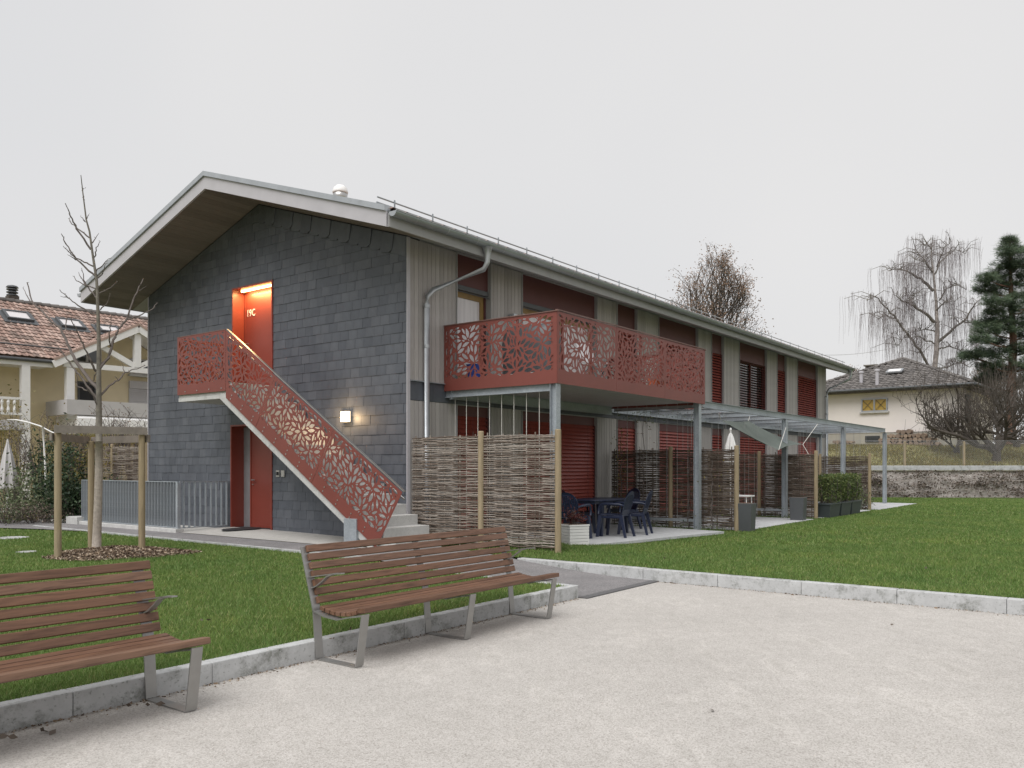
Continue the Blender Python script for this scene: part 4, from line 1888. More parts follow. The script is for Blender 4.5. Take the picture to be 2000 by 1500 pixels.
plastic_chair('navy plastic chair nearest the white planter box, its back to the camera', 1119, 15.75, T1Z, R(62))
plastic_chair('navy plastic chair at the left end of the table, half hidden by the nearest chair', 1131, 17.3, T1Z, R(10))
plastic_chair('navy plastic chair at the table, front one of the two on the right', 1202, 16.35, T1Z, R(150))
plastic_chair('navy plastic chair at the far right of the garden table', 1240, 17.0, T1Z, R(158))
plastic_chair('navy plastic chair on the far side of the garden table', 1218, 18.4, T1Z, R(215))
tp = at(1172, 900, 17.0)
tb_ = empty('garden_table', 'navy plastic garden table with rounded top on the first terrace', 'table', None, (tp.x, tp.y, T1Z), R(55))
m = MB()
ov = [(.70 * math.copysign(abs(math.cos(a)) ** .6, math.cos(a)), .45 * math.copysign(abs(math.sin(a)) ** .6, math.sin(a)), .695) for a in np.linspace(0, 2 * math.pi, 33)[:-1]]
m.prism(ov, (0, 0, .03))
m.build('table_top', M['navy'], tb_, bevel=.008)
m = MB()
m.prism([(p[0] * .92, p[1] * .9, .64) for p in ov], (0, 0, .053))
m.build('apron', M['navy'], tb_)
for sx in (-1, 1):
    for sy in (-1, 1):
        m = MB()
        x, y = sx * .50, sy * .30
        m.hexa([(x + sx * .05 - .028, y + sy * .03 - .028, 0), (x + sx * .05 + .028, y + sy * .03 - .028, 0), (x + sx * .05 + .028, y + sy * .03 + .028, 0), (x + sx * .05 - .028, y + sy * .03 + .028, 0),
                (x - .045, y - .045, .645), (x + .045, y - .045, .645), (x + .045, y + .045, .645), (x - .045, y + .045, .645)])
        m.build('leg', M['navy'], tb_)

# white planter box with a red leaved plant
wp = at(1120, 900, 14.55)
pl = empty('planter_box', 'white slatted planter box beside the round post of the near willow screen', 'planter', None, (wp.x, wp.y, T1Z - .01), R(28))
m = MB()
for k in range(6):
    m.box(-.20, .20, -.20, .20, .03 + k * .054, .079 + k * .054)
m.build('box', M['white'], pl, bevel=.004)
m = MB()
m.box(-.207, .207, -.207, .207, .354, .38)
m.build('rim', M['white'], pl)
for sx in (-1, 1):
    for sy in (-1, 1):
        m = MB()
        m.box(sx * .17 - .03, sx * .17 + .03, sy * .17 - .03, sy * .17 + .03, 0, .03)
        m.build('foot', M['white'], pl)
m = MB()
m.box(-.185, .185, -.185, .185, .36, .384)
m.build('soil', M['mulch_bed'], pl)


def shrub(name, label, cat, loc, stems, leafmat, size, hgt, rad, nleaf, stemmat='twig', group=None, box=None, leafs=None, aspect=.5, lump=6, parent_kind=None):
    """upright stems with leaves spread through lumps of the crown"""
    root = empty(name, label, cat, group, loc)
    m = MB()
    tips = []
    for k in range(stems):
        a, r_ = random.uniform(0, 6.28), rad * math.sqrt(random.random())
        if box:
            bx_, by_ = random.uniform(-box[0], box[0]), random.uniform(-box[1], box[1])
            e = (bx_, by_, hgt * random.uniform(.75, 1))
            b_ = (bx_ * .8, by_ * .8, 0)
        else:
            e = (r_ * math.cos(a), r_ * math.sin(a), hgt * random.uniform(.55, 1) * (1 - .35 * (r_ / rad) ** 2))
            b_ = (r_ * .2 * math.cos(a), r_ * .2 * math.sin(a), -.05)
        mid = tuple((b_[i] + e[i]) / 2 + random.uniform(-.06, .06) * hgt for i in range(2)) + (e[2] * .5,)
        m.tube([b_, mid, e], [.008 + .006 * hgt, .006 + .003 * hgt, .003], 5)
        tips += [e, mid]
    m.build('stems', M[stemmat], root)
    if nleaf:
        P = []
        if box:
            n = nleaf
            P = np.stack([RNG.uniform(-box[0], box[0], n), RNG.uniform(-box[1], box[1], n), hgt * (.04 + .96 * RNG.uniform(0, 1, n) ** .8)], 1)
            P += RNG.normal(0, .025, P.shape)
        else:
            cen = np.array([tips[random.randrange(len(tips))] for _ in range(lump)])
            n = nleaf
            ci = RNG.integers(0, lump, n)
            P = cen[ci] + RNG.normal(0, 1, (n, 3)) * np.array([rad * .30, rad * .30, hgt * .14])
            P[:, 2] = np.clip(P[:, 2], .03, None)
        o = meshobj('foliage', leaf_mesh('foliage', P, RNG.uniform(.7, 1.3, len(P)) * size, aspect), M[leafmat], root)
    return root


def sub_shrub(parent, z, leafmat, size, hgt, rad, n, stems=8):
    r_ = shrub('plant', None, None, (0, 0, 0), stems, leafmat, size, hgt, rad, n, lump=10)
    for c in [x for x in bpy.data.objects if x.parent == r_]:
        c.parent = parent
        c.location.z = z
    bpy.data.objects.remove(r_)


hp = (wp.x, wp.y, T1Z + .37)
shrub('potted_plant', 'low dark red leaved plant growing in the white planter box', 'plant', hp, 14, 'red_leaf', .045, .26, .17, 420, lump=16)

# tall anthracite planters
for (px, dpt, lab, hh) in ((1456, 18.35, 'tall square anthracite planter beside the end post of the second screen', .62), (1559, 22.0, 'tall square anthracite planter in front of the third screen', .62)):
    p = at(px, 900, dpt)
    o = MB()
    o.hexa([(-.165, -.165, 0), (.165, -.165, 0), (.165, .165, 0), (-.165, .165, 0), (-.19, -.19, hh), (.19, -.19, hh), (.19, .19, hh), (-.19, .19, hh)])
    root = empty('tall_planter', lab, 'planter', 'tall anthracite planters', (p.x, p.y, T2Z - .015), BROT + R(4))
    o.build('pot', M['anthracite'], root, bevel=.008)
    m = MB()
    m.box(-.165, .165, -.165, .165, hh - .02, hh + .004)
    m.build('soil', M['mulch_bed'], root)

# bamboo hedge in three dark boxes
for k, (s, w_) in enumerate(((13.02, 3.34), (14.15, 3.34), (15.25, 3.34))):
    lab = ['first', 'middle', 'last'][k]
    root = bframe('planter_box', s + .5, w_ - .02, T2Z - .02, 'dark ribbed planter box under the bamboo hedge, %s of the three' % ['nearest the screen post', 'middle one', 'farthest one'][k], 'planter', 'dark planter boxes of the bamboo hedge')
    m = MB()
    m.hexa([(-.46, -.17, 0), (.46, -.17, 0), (.46, .17, 0), (-.46, .17, 0), (-.52, -.21, .40), (.52, -.21, .40), (.52, .21, .40), (-.52, .21, .40)])
    m.build('trough', M['planter_green'], root, bevel=.008)
    m = MB()
    m.box(-.535, .535, -.225, .225, .37, .415)
    m.build('rim', M['planter_green'], root, bevel=.006)
    p = W(s + .5, w_ - .02, T2Z + .39)
    r2 = shrub('bamboo', 'clipped bright green bamboo in the planter box, %s of the three' % ['nearest', 'middle one', 'farthest'][k], 'plant', p, 24, 'hedge_leaf', .085, .80, .4, 2600, group='bamboo hedge', box=(.52, .23), aspect=.3)
    r2.rotation_euler = (0, 0, BROT)
p = at(1676, 985, 27.5)
shrub('garden_shrub', 'loose low shrub with reddish leaves at the end of the bamboo hedge', 'shrub', (p.x, p.y, .17), 16, 'pale_leaf', .07, .95, .6, 700, lump=14)

# closed white parasol, small white table and balcony things
p = at(1427, 870, 19.6)
root = empty('closed_parasol', 'closed white parasol standing behind the second willow screen', 'parasol', None, (p.x, p.y, T2Z))
m = MB()
m.tube([(0, 0, 0), (0, 0, 2.29)], .019, 10)
m.build('pole', M['white'], root)
m = MB()
n = 16
prof = [(.11, 1.45), (.13, 1.62), (.10, 1.9), (.05, 2.13), (.022, 2.21)]
b0_ = len(m.v)
for r_, z_ in prof:
    for j in range(n):
        rr = r_ * (1 + (.28 if j % 2 else -.22))
        m.v.append((rr * math.cos(6.2832 * j / n), rr * math.sin(6.2832 * j / n), z_ + (.05 if j % 2 and z_ < 1.6 else 0)))
for k in range(len(prof) - 1):
    for j in range(n):
        q = (j + 1) % n
        m.f.append((k * n + j, k * n + q, (k + 1) * n + q, (k + 1) * n + j))
m.build('canopy', M['white'], root)
m = MB()
m.lathe([(.015, 2.25), (.03, 2.29), (.02, 2.33), (.004, 2.34)], (0, 0, 0), 10)
m.build('finial', M['white'], root)
m = MB()
m.lathe([(.26, 0), (.26, .05), (.05, .09), (.03, .2)], (0, 0, 0), 20)
m.build('foot', M['anthracite'], root)
p = at(1450, 966, 19.9)
root = empty('side_table', 'small white table top between the second and third screens', 'table', None, (p.x, p.y, T2Z), BROT)
m = MB()
m.box(-.22, .22, -.22, .22, .70, .73)
m.build('table_top', M['white'], root)
for sx in (-1, 1):
    for sy in (-1, 1):
        m = MB()
        m.tube([(sx * .18, sy * .18, 0), (sx * .16, sy * .16, .70)], .014, 6)
        m.build('leg', M['white'], root)
m = MB()
m.lathe([(.11, 0), (.14, .28), (.15, .29), (.15, .30)], (0, 0, 0), 16)
o = m.build('bucket', M['blue'])
o.location = W(1.30, .45, BZ0 + .20)
tag(o, 'blue plastic bucket behind the left side of the balcony screen', 'bucket')
for k, s in enumerate((4.75, 5.05)):
    m = MB()
    m.lathe([(.08, 0), (.11, .19), (.12, .20), (.12, .22)], (0, 0, 0), 14)
    o = m.build('flower_pot', M['orange'])
    o.location = W(s, 2.38, BZ0 + .20)
    tag(o, 'orange pot behind the long balcony screen, %s of the two' % ['left one', 'right one'][k], 'pot', 'orange pots on the balcony')
# made-up dark bulk, added so that the openings of the screen look dark
root = empty('added_dark_bulk', 'made-up dark bulk added on the balcony to darken the openings of the screen', 'cover', None, W(2.05, 1.25, BZ0 + .20), BROT)
m = MB()
prof = []
n = 20
for (zz, f) in ((0.0, 1.0), (.35, .97), (.7, .95), (.92, .90), (1.02, .72), (1.05, .3)):
    for j in range(n):
        a = 6.2832 * j / n
        c_, s_ = math.cos(a), math.sin(a)
        rr = f * (1 + .05 * math.sin(5 * a + zz * 4))
        m.v.append((.30 * rr * math.copysign(abs(c_) ** .55, c_), .62 * rr * math.copysign(abs(s_) ** .55, s_), zz + (.02 * math.sin(3 * a) if zz else 0)))
for k in range(5):
    for j in range(n):
        q = (j + 1) % n
        m.f.append((k * n + j, k * n + q, (k + 1) * n + q, (k + 1) * n + j))
m.f.append(tuple(5 * n + j for j in range(n)))
m.build('dark_bulk_shell', M['anthracite'], root, smooth=True)
m = MB()
m.tube([(-.31, -.55, .12), (-.31, .55, .12)], .008, 5)
m.build('tie_cord', M['cord'], root)
root = empty('balcony_chair', 'grey folding chair on the balcony behind the long screen', 'chair', None, W(3.5, 1.7, BZ0 + .20), BROT + R(250))
m = MB()
m.box(-.22, .22, -.21, .21, .43, .455)
m.build('seat', M['lilac'], root)
m = MB()
m.hexa([(-.23, -.2, .5), (-.21, -.2, .5), (-.21, .2, .5), (-.23, .2, .5), (-.32, -.2, .92), (-.30, -.2, .92), (-.30, .2, .92), (-.32, .2, .92)])
m.build('backrest', M['lilac'], root)
for sy in (-1, 1):
    for (xa, xb, zt_) in ((.25, -.25, .6), (-.25, .22, .44)):
        m = MB()
        m.tube([(xa, sy * .21, 0), (xb, sy * .21, zt_)], .012, 6)
        m.build('leg', M['anthracite'], root)

# shade sail under the pergola
A_, B_, C_, D_ = at(1408, 820, 20.6), at(1462, 822, 23.0), at(1568, 868, 23.6), at(1521, 879, 21.2)
n = 14
m = MB()
for i in range(n + 1):
    for j in range(n + 1):
        u_, v_ = i / n, j / n
        p = A_.lerp(D_, u_).lerp(B_.lerp(C_, u_), v_)
        e = 4 * u_ * (1 - u_)
        f = 4 * v_ * (1 - v_)
        cen = (A_ + B_ + C_ + D_) / 4
        p = p + (cen - p) * .10 * (e * (1 - f) + f * (1 - e)) - Vector((0, 0, .16 * e * f + .05 * e))
        m.v.append(tuple(p))
for i in range(n):
    for j in range(n):
        a = i * (n + 1) + j
        m.f.append((a, a + 1, a + n + 2, a + n + 1))
root = empty('shade_sail', 'green grey shade sail slung slanting under the steel pergola', 'sail', None, (0, 0, 0))
o = m.build('sail_cloth', M['sail'], root, smooth=True)
for p, q in ((C_, at(1597, 828, 24.2)), (A_, at(1404, 808, 20.4)), (B_, at(1466, 806, 23.1)), (D_, at(1535, 835, 22.9)), (C_, at(1582, 892, 23.4))):
    m = MB()
    m.tube([p, q], .008, 5)
    m.build('cord', M['cord'], root)


# climbing plants on the wires
def climber(label, base, top, n, leafmat, spread=.12, lean=(0, 0), z0=.2):
    root = empty('climbing_plant', label, 'plant', 'climbing plants on the terraces', base)
    m = MB()
    L_ = top - z0
    for k in range(2):
        pts = []
        for i in range(13):
            f = i / 12
            pts.append((.03 * math.sin(f * 21 + k * 2.5) + lean[0] * f, .03 * math.cos(f * 19 + k * 2) + lean[1] * f, L_ * f * (1 if k == 0 else .8)))
        m.tube(pts, [.012 * (1 - .7 * i / 12) for i in range(13)], 5)
    m.build('stems', M['twig'], root)
    P = np.stack([RNG.normal(0, spread, n), RNG.normal(0, spread, n), L_ * RNG.uniform(.12, 1, n)], 1)
    P[:, 0] += lean[0] * P[:, 2] / L_
    P[:, 1] += lean[1] * P[:, 2] / L_
    meshobj('foliage', leaf_mesh('foliage', P, RNG.uniform(.6, 1.2, n) * .05), M[leafmat], root)
    return root


for (s, w_, top, n, lm, lab, sp) in (
        (6.80, .45, 2.55, 330, 'yellow_leaf', 'climber with yellowing leaves on the second screen near the boards', .10),
        (6.80, 1.05, 2.95, 110, 'brown_leaf', 'tall thin brown climber left of the middle post of the second screen', .16),
        (6.80, 2.2, 2.3, 40, 'yellow_leaf', 'sparse young climber on the second screen near the steel post', .14),
        (12.42, .9, 2.4, 60, 'yellow_leaf', 'sparse climber with few yellow leaves on the third screen', .10),
        (12.42, 1.9, 2.3, 50, 'brown_leaf', 'thin bare climber on the third screen close to the post', .08),
        (6.82, 2.75, 1.75, 60, 'yellow_leaf', 'few yellow leaves climbing over the end panel of the second screen', .18),
        (1.12, .55, 2.25, 26, 'yellow_leaf', 'small leafy shoot on the second cord under the balcony', .035)):
    climber(lab, W(s, w_, .2), top, n, lm, sp)
m = MB()
P = np.stack([RNG.uniform(6.7, 8.2, 160), -RNG.uniform(.2, 2.2, 160), RNG.normal(2.83, .12, 160)], 1)
o = meshobj('climber_foliage', leaf_mesh('foliage', P, .05), M['pale_leaf'])
o.matrix_world = BM
tag(o, 'trailing climber leaves hanging from the pergola beside the balcony', 'plant')
# planting strips at the foot of the screens
for s in (6.9, 12.55, 18.25):
    n = 420
    P = np.stack([RNG.uniform(s - .35, s + .12, n), -RNG.uniform(.3, 3.1, n), .19 + RNG.exponential(.05, n)], 1)
    o = meshobj('ground_cover', leaf_mesh('foliage', P, .05), M['pale_leaf'])
    o.matrix_world = BM
    tag(o, 'low plants in the strip at the foot of a willow screen', 'plants', kind='stuff')

# ------------------------------------------------------------------ young tree with its stakes
def px1(x, y):
    return (x * .2533, 320 + y * .2533)


def px2(x, y):
    return (x * .2133, 540 + y * .2133)


TD = 13.07
yt = at(190, 1085, TD)
TZ = float(lawn_h(*[(BMI @ yt).x, -(BMI @ yt).y]))
tree = empty('young_tree', 'slender bare young tree with wrapped trunk held by a three post stake frame', 'tree', None, (yt.x, yt.y, TZ))
TI = tree.location.copy()


def tp_(px, py, dd=0.0):
    v = at(px, py, TD + dd)
    return v - TI


m = MB()
tr = [(188, 1090), (189.5, 1040), (191.5, 985), (193, 920), (193.5, 862)]
m.tube([tp_(*p) for p in tr], [.076, .066, .062, .058, .054], 14)
m.build('trunk_wrap', M['raffia'], tree, smooth=True)
m = MB()
tr = [(193.5, 864), (193, 804), (193, 717), (193, 668), (190, 566), (188.7, 548), (181, 497), (174.8, 452), (168.4, 429), (162, 378), (158, 342)]
m.tube([tp_(*p) for p in tr], [.050, .045, .034, .029, .023, .021, .018, .014, .012, .009, .005], 10)
m.build('trunk', M['bark'], tree, smooth=True)
BR = [
    (1, [(700, 660), (590, 500), (545, 400), (503, 303)]), (1, [(690, 570), (600, 500), (545, 450), (527, 420)]),
    (1, [(735, 865), (640, 780), (550, 690), (500, 600), (473, 538)]), (1, [(720, 790), (650, 755), (560, 710), (520, 670), (488, 633)]),
    (1, [(585, 742), (520, 700)]), (1, [(712, 610), (762, 535)]), (1, [(728, 720), (745, 650), (773, 597)]),
    (1, [(740, 830), (800, 770), (850, 728)]), (1, [(755, 880), (800, 830), (818, 765)]), (1, [(750, 1040), (690, 970), (650, 900), (628, 803)]),
    (1, [(745, 965), (660, 940), (590, 900), (562, 865)]), (1, [(765, 1000), (850, 960), (905, 910)]), (1, [(775, 1125), (820, 1080), (850, 1005)]),
    (1, [(760, 1165), (690, 1145), (600, 1090), (520, 1030), (460, 970)]), (1, [(665, 430), (690, 382)]), (1, [(670, 455), (640, 430), (622, 403)]),
    (1, [(632, 210), (660, 180)]), (1, [(650, 280), (646, 245)]), (1, [(530, 1035), (465, 1020)]), (1, [(660, 940), (606, 835)]),
    (2, [(915, 840), (990, 740), (1040, 580), (1090, 470), (1160, 380), (1210, 250), (1270, 110), (1310, 22)]),
    (2, [(1175, 390), (1300, 350), (1400, 290), (1442, 240)]), (2, [(1275, 130), (1340, 88)]),
    (2, [(900, 1035), (800, 930), (690, 770), (620, 620), (560, 480), (470, 410), (360, 295), (290, 215), (248, 55)]),
    (2, [(360, 295), (270, 220), (210, 105)]), (2, [(900, 1130), (800, 1000), (700, 870), (630, 780), (560, 680), (530, 640)]),
    (2, [(910, 1110), (1000, 1000), (1080, 950), (1145, 880), (1230, 850), (1330, 815)]), (2, [(1145, 880), (1115, 800)]), (2, [(1080, 950), (1060, 920)]),
    (2, [(880, 870), (830, 770), (760, 620), (700, 500), (650, 370)]), (2, [(1015, 640), (1000, 560), (1010, 470), (1022, 350)]),
    (2, [(905, 1200), (850, 1100), (790, 1005)]), (2, [(890, 860), (850, 970), (810, 1000)]), (2, [(800, 1045), (705, 1005), (703, 860)]),
    (2, [(360, 295), (365, 240)]), (2, [(905, 600), (880, 560)]), (2, [(610, 380), (600, 520)]), (2, [(830, 400), (805, 380)]),
]
m = MB()
for kind, pts in BR:
    f = px1 if kind == 1 else px2
    L_ = math.hypot(pts[-1][0] - pts[0][0], pts[-1][1] - pts[0][1]) * (.2533 if kind == 1 else .2133)
    dd = random.choice((-1, 1)) * random.uniform(.1, .45) * L_ / 60
    n = len(pts)
    r0 = .0075 + L_ * .00009
    q = [tp_(*f(*p), dd=dd * i / max(1, n - 1) * .7) for i, p in enumerate(pts)]
    # knobbly course between the given points
    fine = []
    for i in range(n - 1):
        for k in range(4):
            e = q[i].lerp(q[i + 1], k / 4)
            if i + k:
                e = e + Vector((random.uniform(-.01, .01), random.uniform(-.01, .01), random.uniform(-.01, .01)))
            fine.append(e)
    fine.append(q[-1])
    N = len(fine)
    m.tube(fine, [r0 * (1 - .68 * i / (N - 1)) for i in range(N)], 6)
    for i in range(2, N, 3):
        e = fine[i]
        m.tube([e, e + Vector((random.uniform(-.03, .03), random.uniform(-.02, .02), random.uniform(.0, .035)))], [.0045, .0025], 4)
m.build('crown', M['twig'], tree)

SK = empty('tree_stakes', 'three round timber stakes joined by weathered boards around the young tree', 'tree stake')
stk = []
for (px, py, dpt, ztop) in ((113, 1099, 12.25, 2.10), (277, 1086, 12.95, 2.10), (178, 1082, 13.75, 2.02)):
    p = at(px, py, dpt)
    b_ = BMI @ p
    z = float(lawn_h(b_.x, -b_.y))
    stk.append(Vector((p.x, p.y, 0)))
    m = MB()
    m.lathe([(.05, z - .2), (.05, z + .8), (.048, ztop), (.044, ztop + .01)], (p.x, p.y, 0), 14)
    m.build('stake', M['post'], SK)
zt_ = 2.165
cc = (stk[0] + stk[1] + stk[2]) / 3


def brd(a, b, off, zc, ex):
    d = (b - a).normalized()
    nn = Vector((d.y, -d.x, 0))
    if (cc - a).dot(nn) > 0:
        nn = -nn
    m = MB()
    m.bar(a - d * ex + nn * off + Vector((0, 0, zc)), b + d * ex + nn * off + Vector((0, 0, zc)), .03, .115)
    m.build('tie_board', M['greywood'], SK)


brd(stk[0], stk[1], .068, zt_ - .005, .06)
brd(stk[1], stk[2], .066, zt_ - .12, .10)
brd(stk[2], stk[0], .066, zt_ - .12, .10)
# mulch under the tree
mc = (stk[0] + stk[1]) / 2 + Vector((.15, .25, 0))
n = 40
m = MB()
ring = []
for j in range(n):
    a = 6.2832 * j / n
    rr = (.98 if math.cos(a) > 0 else .95) * (1 + .12 * math.sin(3 * a + 1) + .05 * math.sin(7 * a))
    ring.append((mc.x + rr * math.cos(a) * 1.0, mc.y + rr * math.sin(a) * .85))
zc = TZ
m.v.append((mc.x, mc.y, zc + .10))
for f_, hh in ((.5, .085), (.8, .045), (1.0, .006)):
    for (x, y) in ring:
        xx, yy = mc.x + (x - mc.x) * f_, mc.y + (y - mc.y) * f_
        b_ = BMI @ Vector((xx, yy, 0))
        m.v.append((xx, yy, float(lawn_h(b_.x, -b_.y)) + hh))
for j in range(n):
    q = (j + 1) % n
    m.f.append((0, 1 + j, 1 + q))
    for k in range(2):
        m.f.append((1 + k * n + j, 1 + (k + 1) * n + j, 1 + (k + 1) * n + q, 1 + k * n + q))
root = empty('mulch_bed', None, None, None, (0, 0, 0), kind='structure')
m.build('mulch_mound', M['mulch_bed'], root)
nc = 5200
a = RNG.uniform(0, 6.2832, nc)
f_ = np.sqrt(RNG.uniform(0, 1.18, nc))
rr = (.97) * (1 + .12 * np.sin(3 * a + 1) + .05 * np.sin(7 * a)) * f_
X, Y = mc.x + rr * np.cos(a), mc.y + rr * np.sin(a) * .85
S_ = (X - CX) * UX + (Y - CY) * UY
W_ = (X - CX) * UY - (Y - CY) * UX
Zm = lawn_h(S_, W_) + np.interp(f_, [0, .5, .8, 1, 1.1], [.10, .085, .045, .01, .02]) + RNG.uniform(.004, .022, nc)
tag(meshobj('bark_chips', leaf_mesh('bark_chips', np.stack([X, Y, Zm], 1), RNG.uniform(.02, .06, nc), .5, .6), M['mulch'], root), kind='stuff')
MULCH = (mc.x, mc.y)
# manhole covers in the lawn
COVERS = []
for k, (px, py, rad) in enumerate(((52, 1081, .15), (22, 1053, .30))):
    p = hit(px, py, (0, 0, .215), Vector((0, 0, 1)))
    b_ = BMI @ p
    z = float(lawn_h(b_.x, -b_.y))
    COVERS.append((p.x, p.y, rad))
    m = MB()
    m.lathe([(rad, -.02), (rad, .012), (rad * .86, .014), (rad * .84, .008), (.02, .009)], (p.x, p.y, z), 24)
    o = m.build('manhole_cover', M['kerb'])
    tag(o, ['small round concrete cover in the lawn left of the staked tree', 'larger concrete cover in the lawn near the bend of the path'][k], 'cover')

# ------------------------------------------------------------------ grass
def grass(name, label, s0, s1, w0, w1, keep, bands, seed, mat='grass', hfun=lawn_h, hg=(.022, .048)):
    rg = np.random.default_rng(seed)
    parts = []
    A = (s1 - s0) * (w1 - w0)
    for (d0, d1, dens, wd) in bands:
        N = int(A * dens)
        S = rg.uniform(s0, s1, N)
        Wc = rg.uniform(w0, w1, N)
        X = CX + S * UX + Wc * UY
        Y = CY + S * UY - Wc * UX
        ok = (Y > d0) & (Y <= d1) & (np.abs(X) < Y * .80 + 1.5) & keep(S, Wc, X, Y)
        S, Wc, X, Y = S[ok], Wc[ok], X[ok], Y[ok]
        n = len(S)
        Z = hfun(S, Wc) - .004
        h = rg.uniform(hg[0], hg[1], n) * (1 + .18 * np.sin(X * 1.7 + 1) * np.cos(Y * 1.3)) * (1 + (rg.random(n) < .03) * .5)
        a = rg.uniform(0, 6.2832, n)
        ln = rg.normal(0, .42, (n, 2)) * h[:, None]
        dx, dy = np.cos(a) * wd * .5, np.sin(a) * wd * .5
        B0 = np.stack([X - dx, Y - dy, Z], 1)
        B1 = np.stack([X + dx, Y + dy, Z], 1)
        T = np.stack([X + ln[:, 0], Y + ln[:, 1], Z + h], 1)
        parts.append(np.stack([B0, B1, T], 1).reshape(-1, 3))
    V = np.concatenate(parts)
    o = meshobj(name, np_mesh(name, V, np.arange(len(V)).reshape(-1, 3)), M[mat])
    return tag(o, label, 'grass', kind='stuff')


BANDS = [(3.5, 7, 6500, .0055), (7, 10, 3800, .0075), (10, 15, 2300, .011), (15, 24, 1100, .018), (24, 48, 420, .034)]


def keep1(S, Wc, X, Y):
    ok = (S < -2.165) & (Wc < 4.802)
    # path that bends left
    edge = np.interp(-Wc, [5.6, 7.0, 8.4, 10.4, 13.5], [-2.12, -2.2, -2.5, -3.2, -4.3])
    ok &= S < edge
    a = np.arctan2((Y - MULCH[1]) / .85, X - MULCH[0])
    r_ = np.hypot(X - MULCH[0], (Y - MULCH[1]) / .85)
    ok &= r_ > .93 * (1 + .12 * np.sin(3 * a + 1) + .05 * np.sin(7 * a))
    for cx_, cy_, rd in COVERS:
        ok &= np.hypot(X - cx_, Y - cy_) > rd
    return ok


def keep2(S, Wc, X, Y):
    ok = (S > -.035) & (Y < 38.4)
    e1 = np.interp(S, [1.55, 1.7, 6.2, 6.6], [-9, 2.64, 3.32, .3])
    ok &= ~((S > 1.4) & (S < 6.6) & (Wc < e1))
    ok &= ~((S > 7.15) & (S < 12.3) & (Wc < 3.36))
    ok &= ~((S > 12.85) & (S < 18.15) & (Wc < 3.36))
    ok &= ~((S > 18.55) & (S < 24.45) & (Wc < 3.51))
    ok &= ~((S < 1.0) & (Wc < .3))
    return ok


grass('grass', 'short mown green grass of the lawn between path and kerb', -16, -2.16, -10, 4.81, keep1, BANDS, 3)
grass('grass', 'short mown green grass of the large lawn in front of the terraces', -.04, 31, 0.2, 25, keep2, BANDS, 5)


def keep3(S, Wc, X, Y):
    e0 = np.interp(-Wc, [8, 9.0, 10.5, 12.5, 15, 18, 22], [-1.1, -1.15, -1.2, -1.45, -2.0, -2.9, -4.1])
    return (S > e0) & (S < 1.6) & (Wc < -9.5)


grass('grass', 'yellowing grass strip with fallen leaves between path and shrubs', -6, 1.6, -22, -9.5, keep3, [(10, 40, 900, .02)], 9, 'yellow_leaf', lambda s, w_: 0 * s + .222, (.02, .05))
# fallen leaves
P = []
for (px, py, k) in ((85, 1427, 3), (305, 1376, 2), (250, 1377, 3), (375, 1340, 1), (500, 1290, 1), (640, 1245, 2), (20, 1437, 2), (392, 1210, 2), (700, 1225, 2), (1745, 1222, 1), (1395, 1385, 1), (290, 1208, 2), (90, 1120, 4), (60, 1112, 3), (1640, 1100, 2), (1300, 1090, 2), (1460, 1070, 2), (1380, 1060, 1), (1800, 1110, 2), (1560, 1045, 3)):
    for _ in range(k):
        inl = (px < 1120 and py < 1250 and not (px == 1745)) or (px > 1200 and py < 1130)
        q = hit(px + random.uniform(-18, 18), py + random.uniform(-3, 3), (0, 0, .20 if inl else .012), Vector((0, 0, 1)))
        P.append(tuple(q))
P = np.array(P)
tag(meshobj('fallen_leaves', leaf_mesh('fallen_leaves', P, RNG.uniform(.03, .07, len(P)), .6, .9), M['dead_leaf']), 'few withered leaves scattered on gravel and lawn', 'leaves', kind='stuff')

# grit, needles and leaf bits gathered along the kerbs
n = 2600
k1 = RNG.random(n) < .55
S = np.where(k1, RNG.uniform(-11, -2.1, n), -.16 - RNG.exponential(.03, n))
Wk = np.where(k1, 4.905 + RNG.exponential(.03, n), RNG.uniform(4.95, 14, n))
P = np.stack([S, -Wk, RNG.uniform(.002, .008, n)], 1)
o = meshobj('kerb_grit', leaf_mesh('kerb_grit', P, RNG.uniform(.006, .022, n) * (1 + (RNG.random(n) < .04) * 1.2), .6, .85), M['mulch'])
o.matrix_world = BM
tag(o, 'dark grit and leaf bits lying along the foot of the kerbs', 'grit', kind='stuff')

# ------------------------------------------------------------------ neighbours: helpers
def tile_field(mb, o, ex, eu, nrm_, nx, nrow, tw, tl, inside, h=.045, jag=.006):
    """overlapping wavy roof tiles on a slope: o lower left corner, ex along the eaves, eu up the slope"""
    o, ex, eu, nrm_ = Vector(o), Vector(ex), Vector(eu), Vector(nrm_)
    for r_ in range(nrow):
        for c in range(nx):
            x, d = c * tw, r_ * tl
            if not inside(x + tw / 2, d + tl / 2):
                continue
            i = len(mb.v)
            j = random.uniform(-jag, jag)
            for (dd, lift) in ((d - .03, .035 + j), (d + tl + .02, .0)):
                p = o + eu * dd + nrm_ * lift
                for (fx, fh) in ((0.0, .2), (.28, 1.0), (.56, .35), (1.0, .1)):
                    mb.v.append(tuple(p + ex * (x + tw * fx * .985) + nrm_ * (h * fh)))
            for k in range(3):
                mb.f.append((i + k, i + k + 1, i + 5 + k, i + 4 + k))
            mb.f.append((i, i + 1, i + 2, i + 3)[::-1])


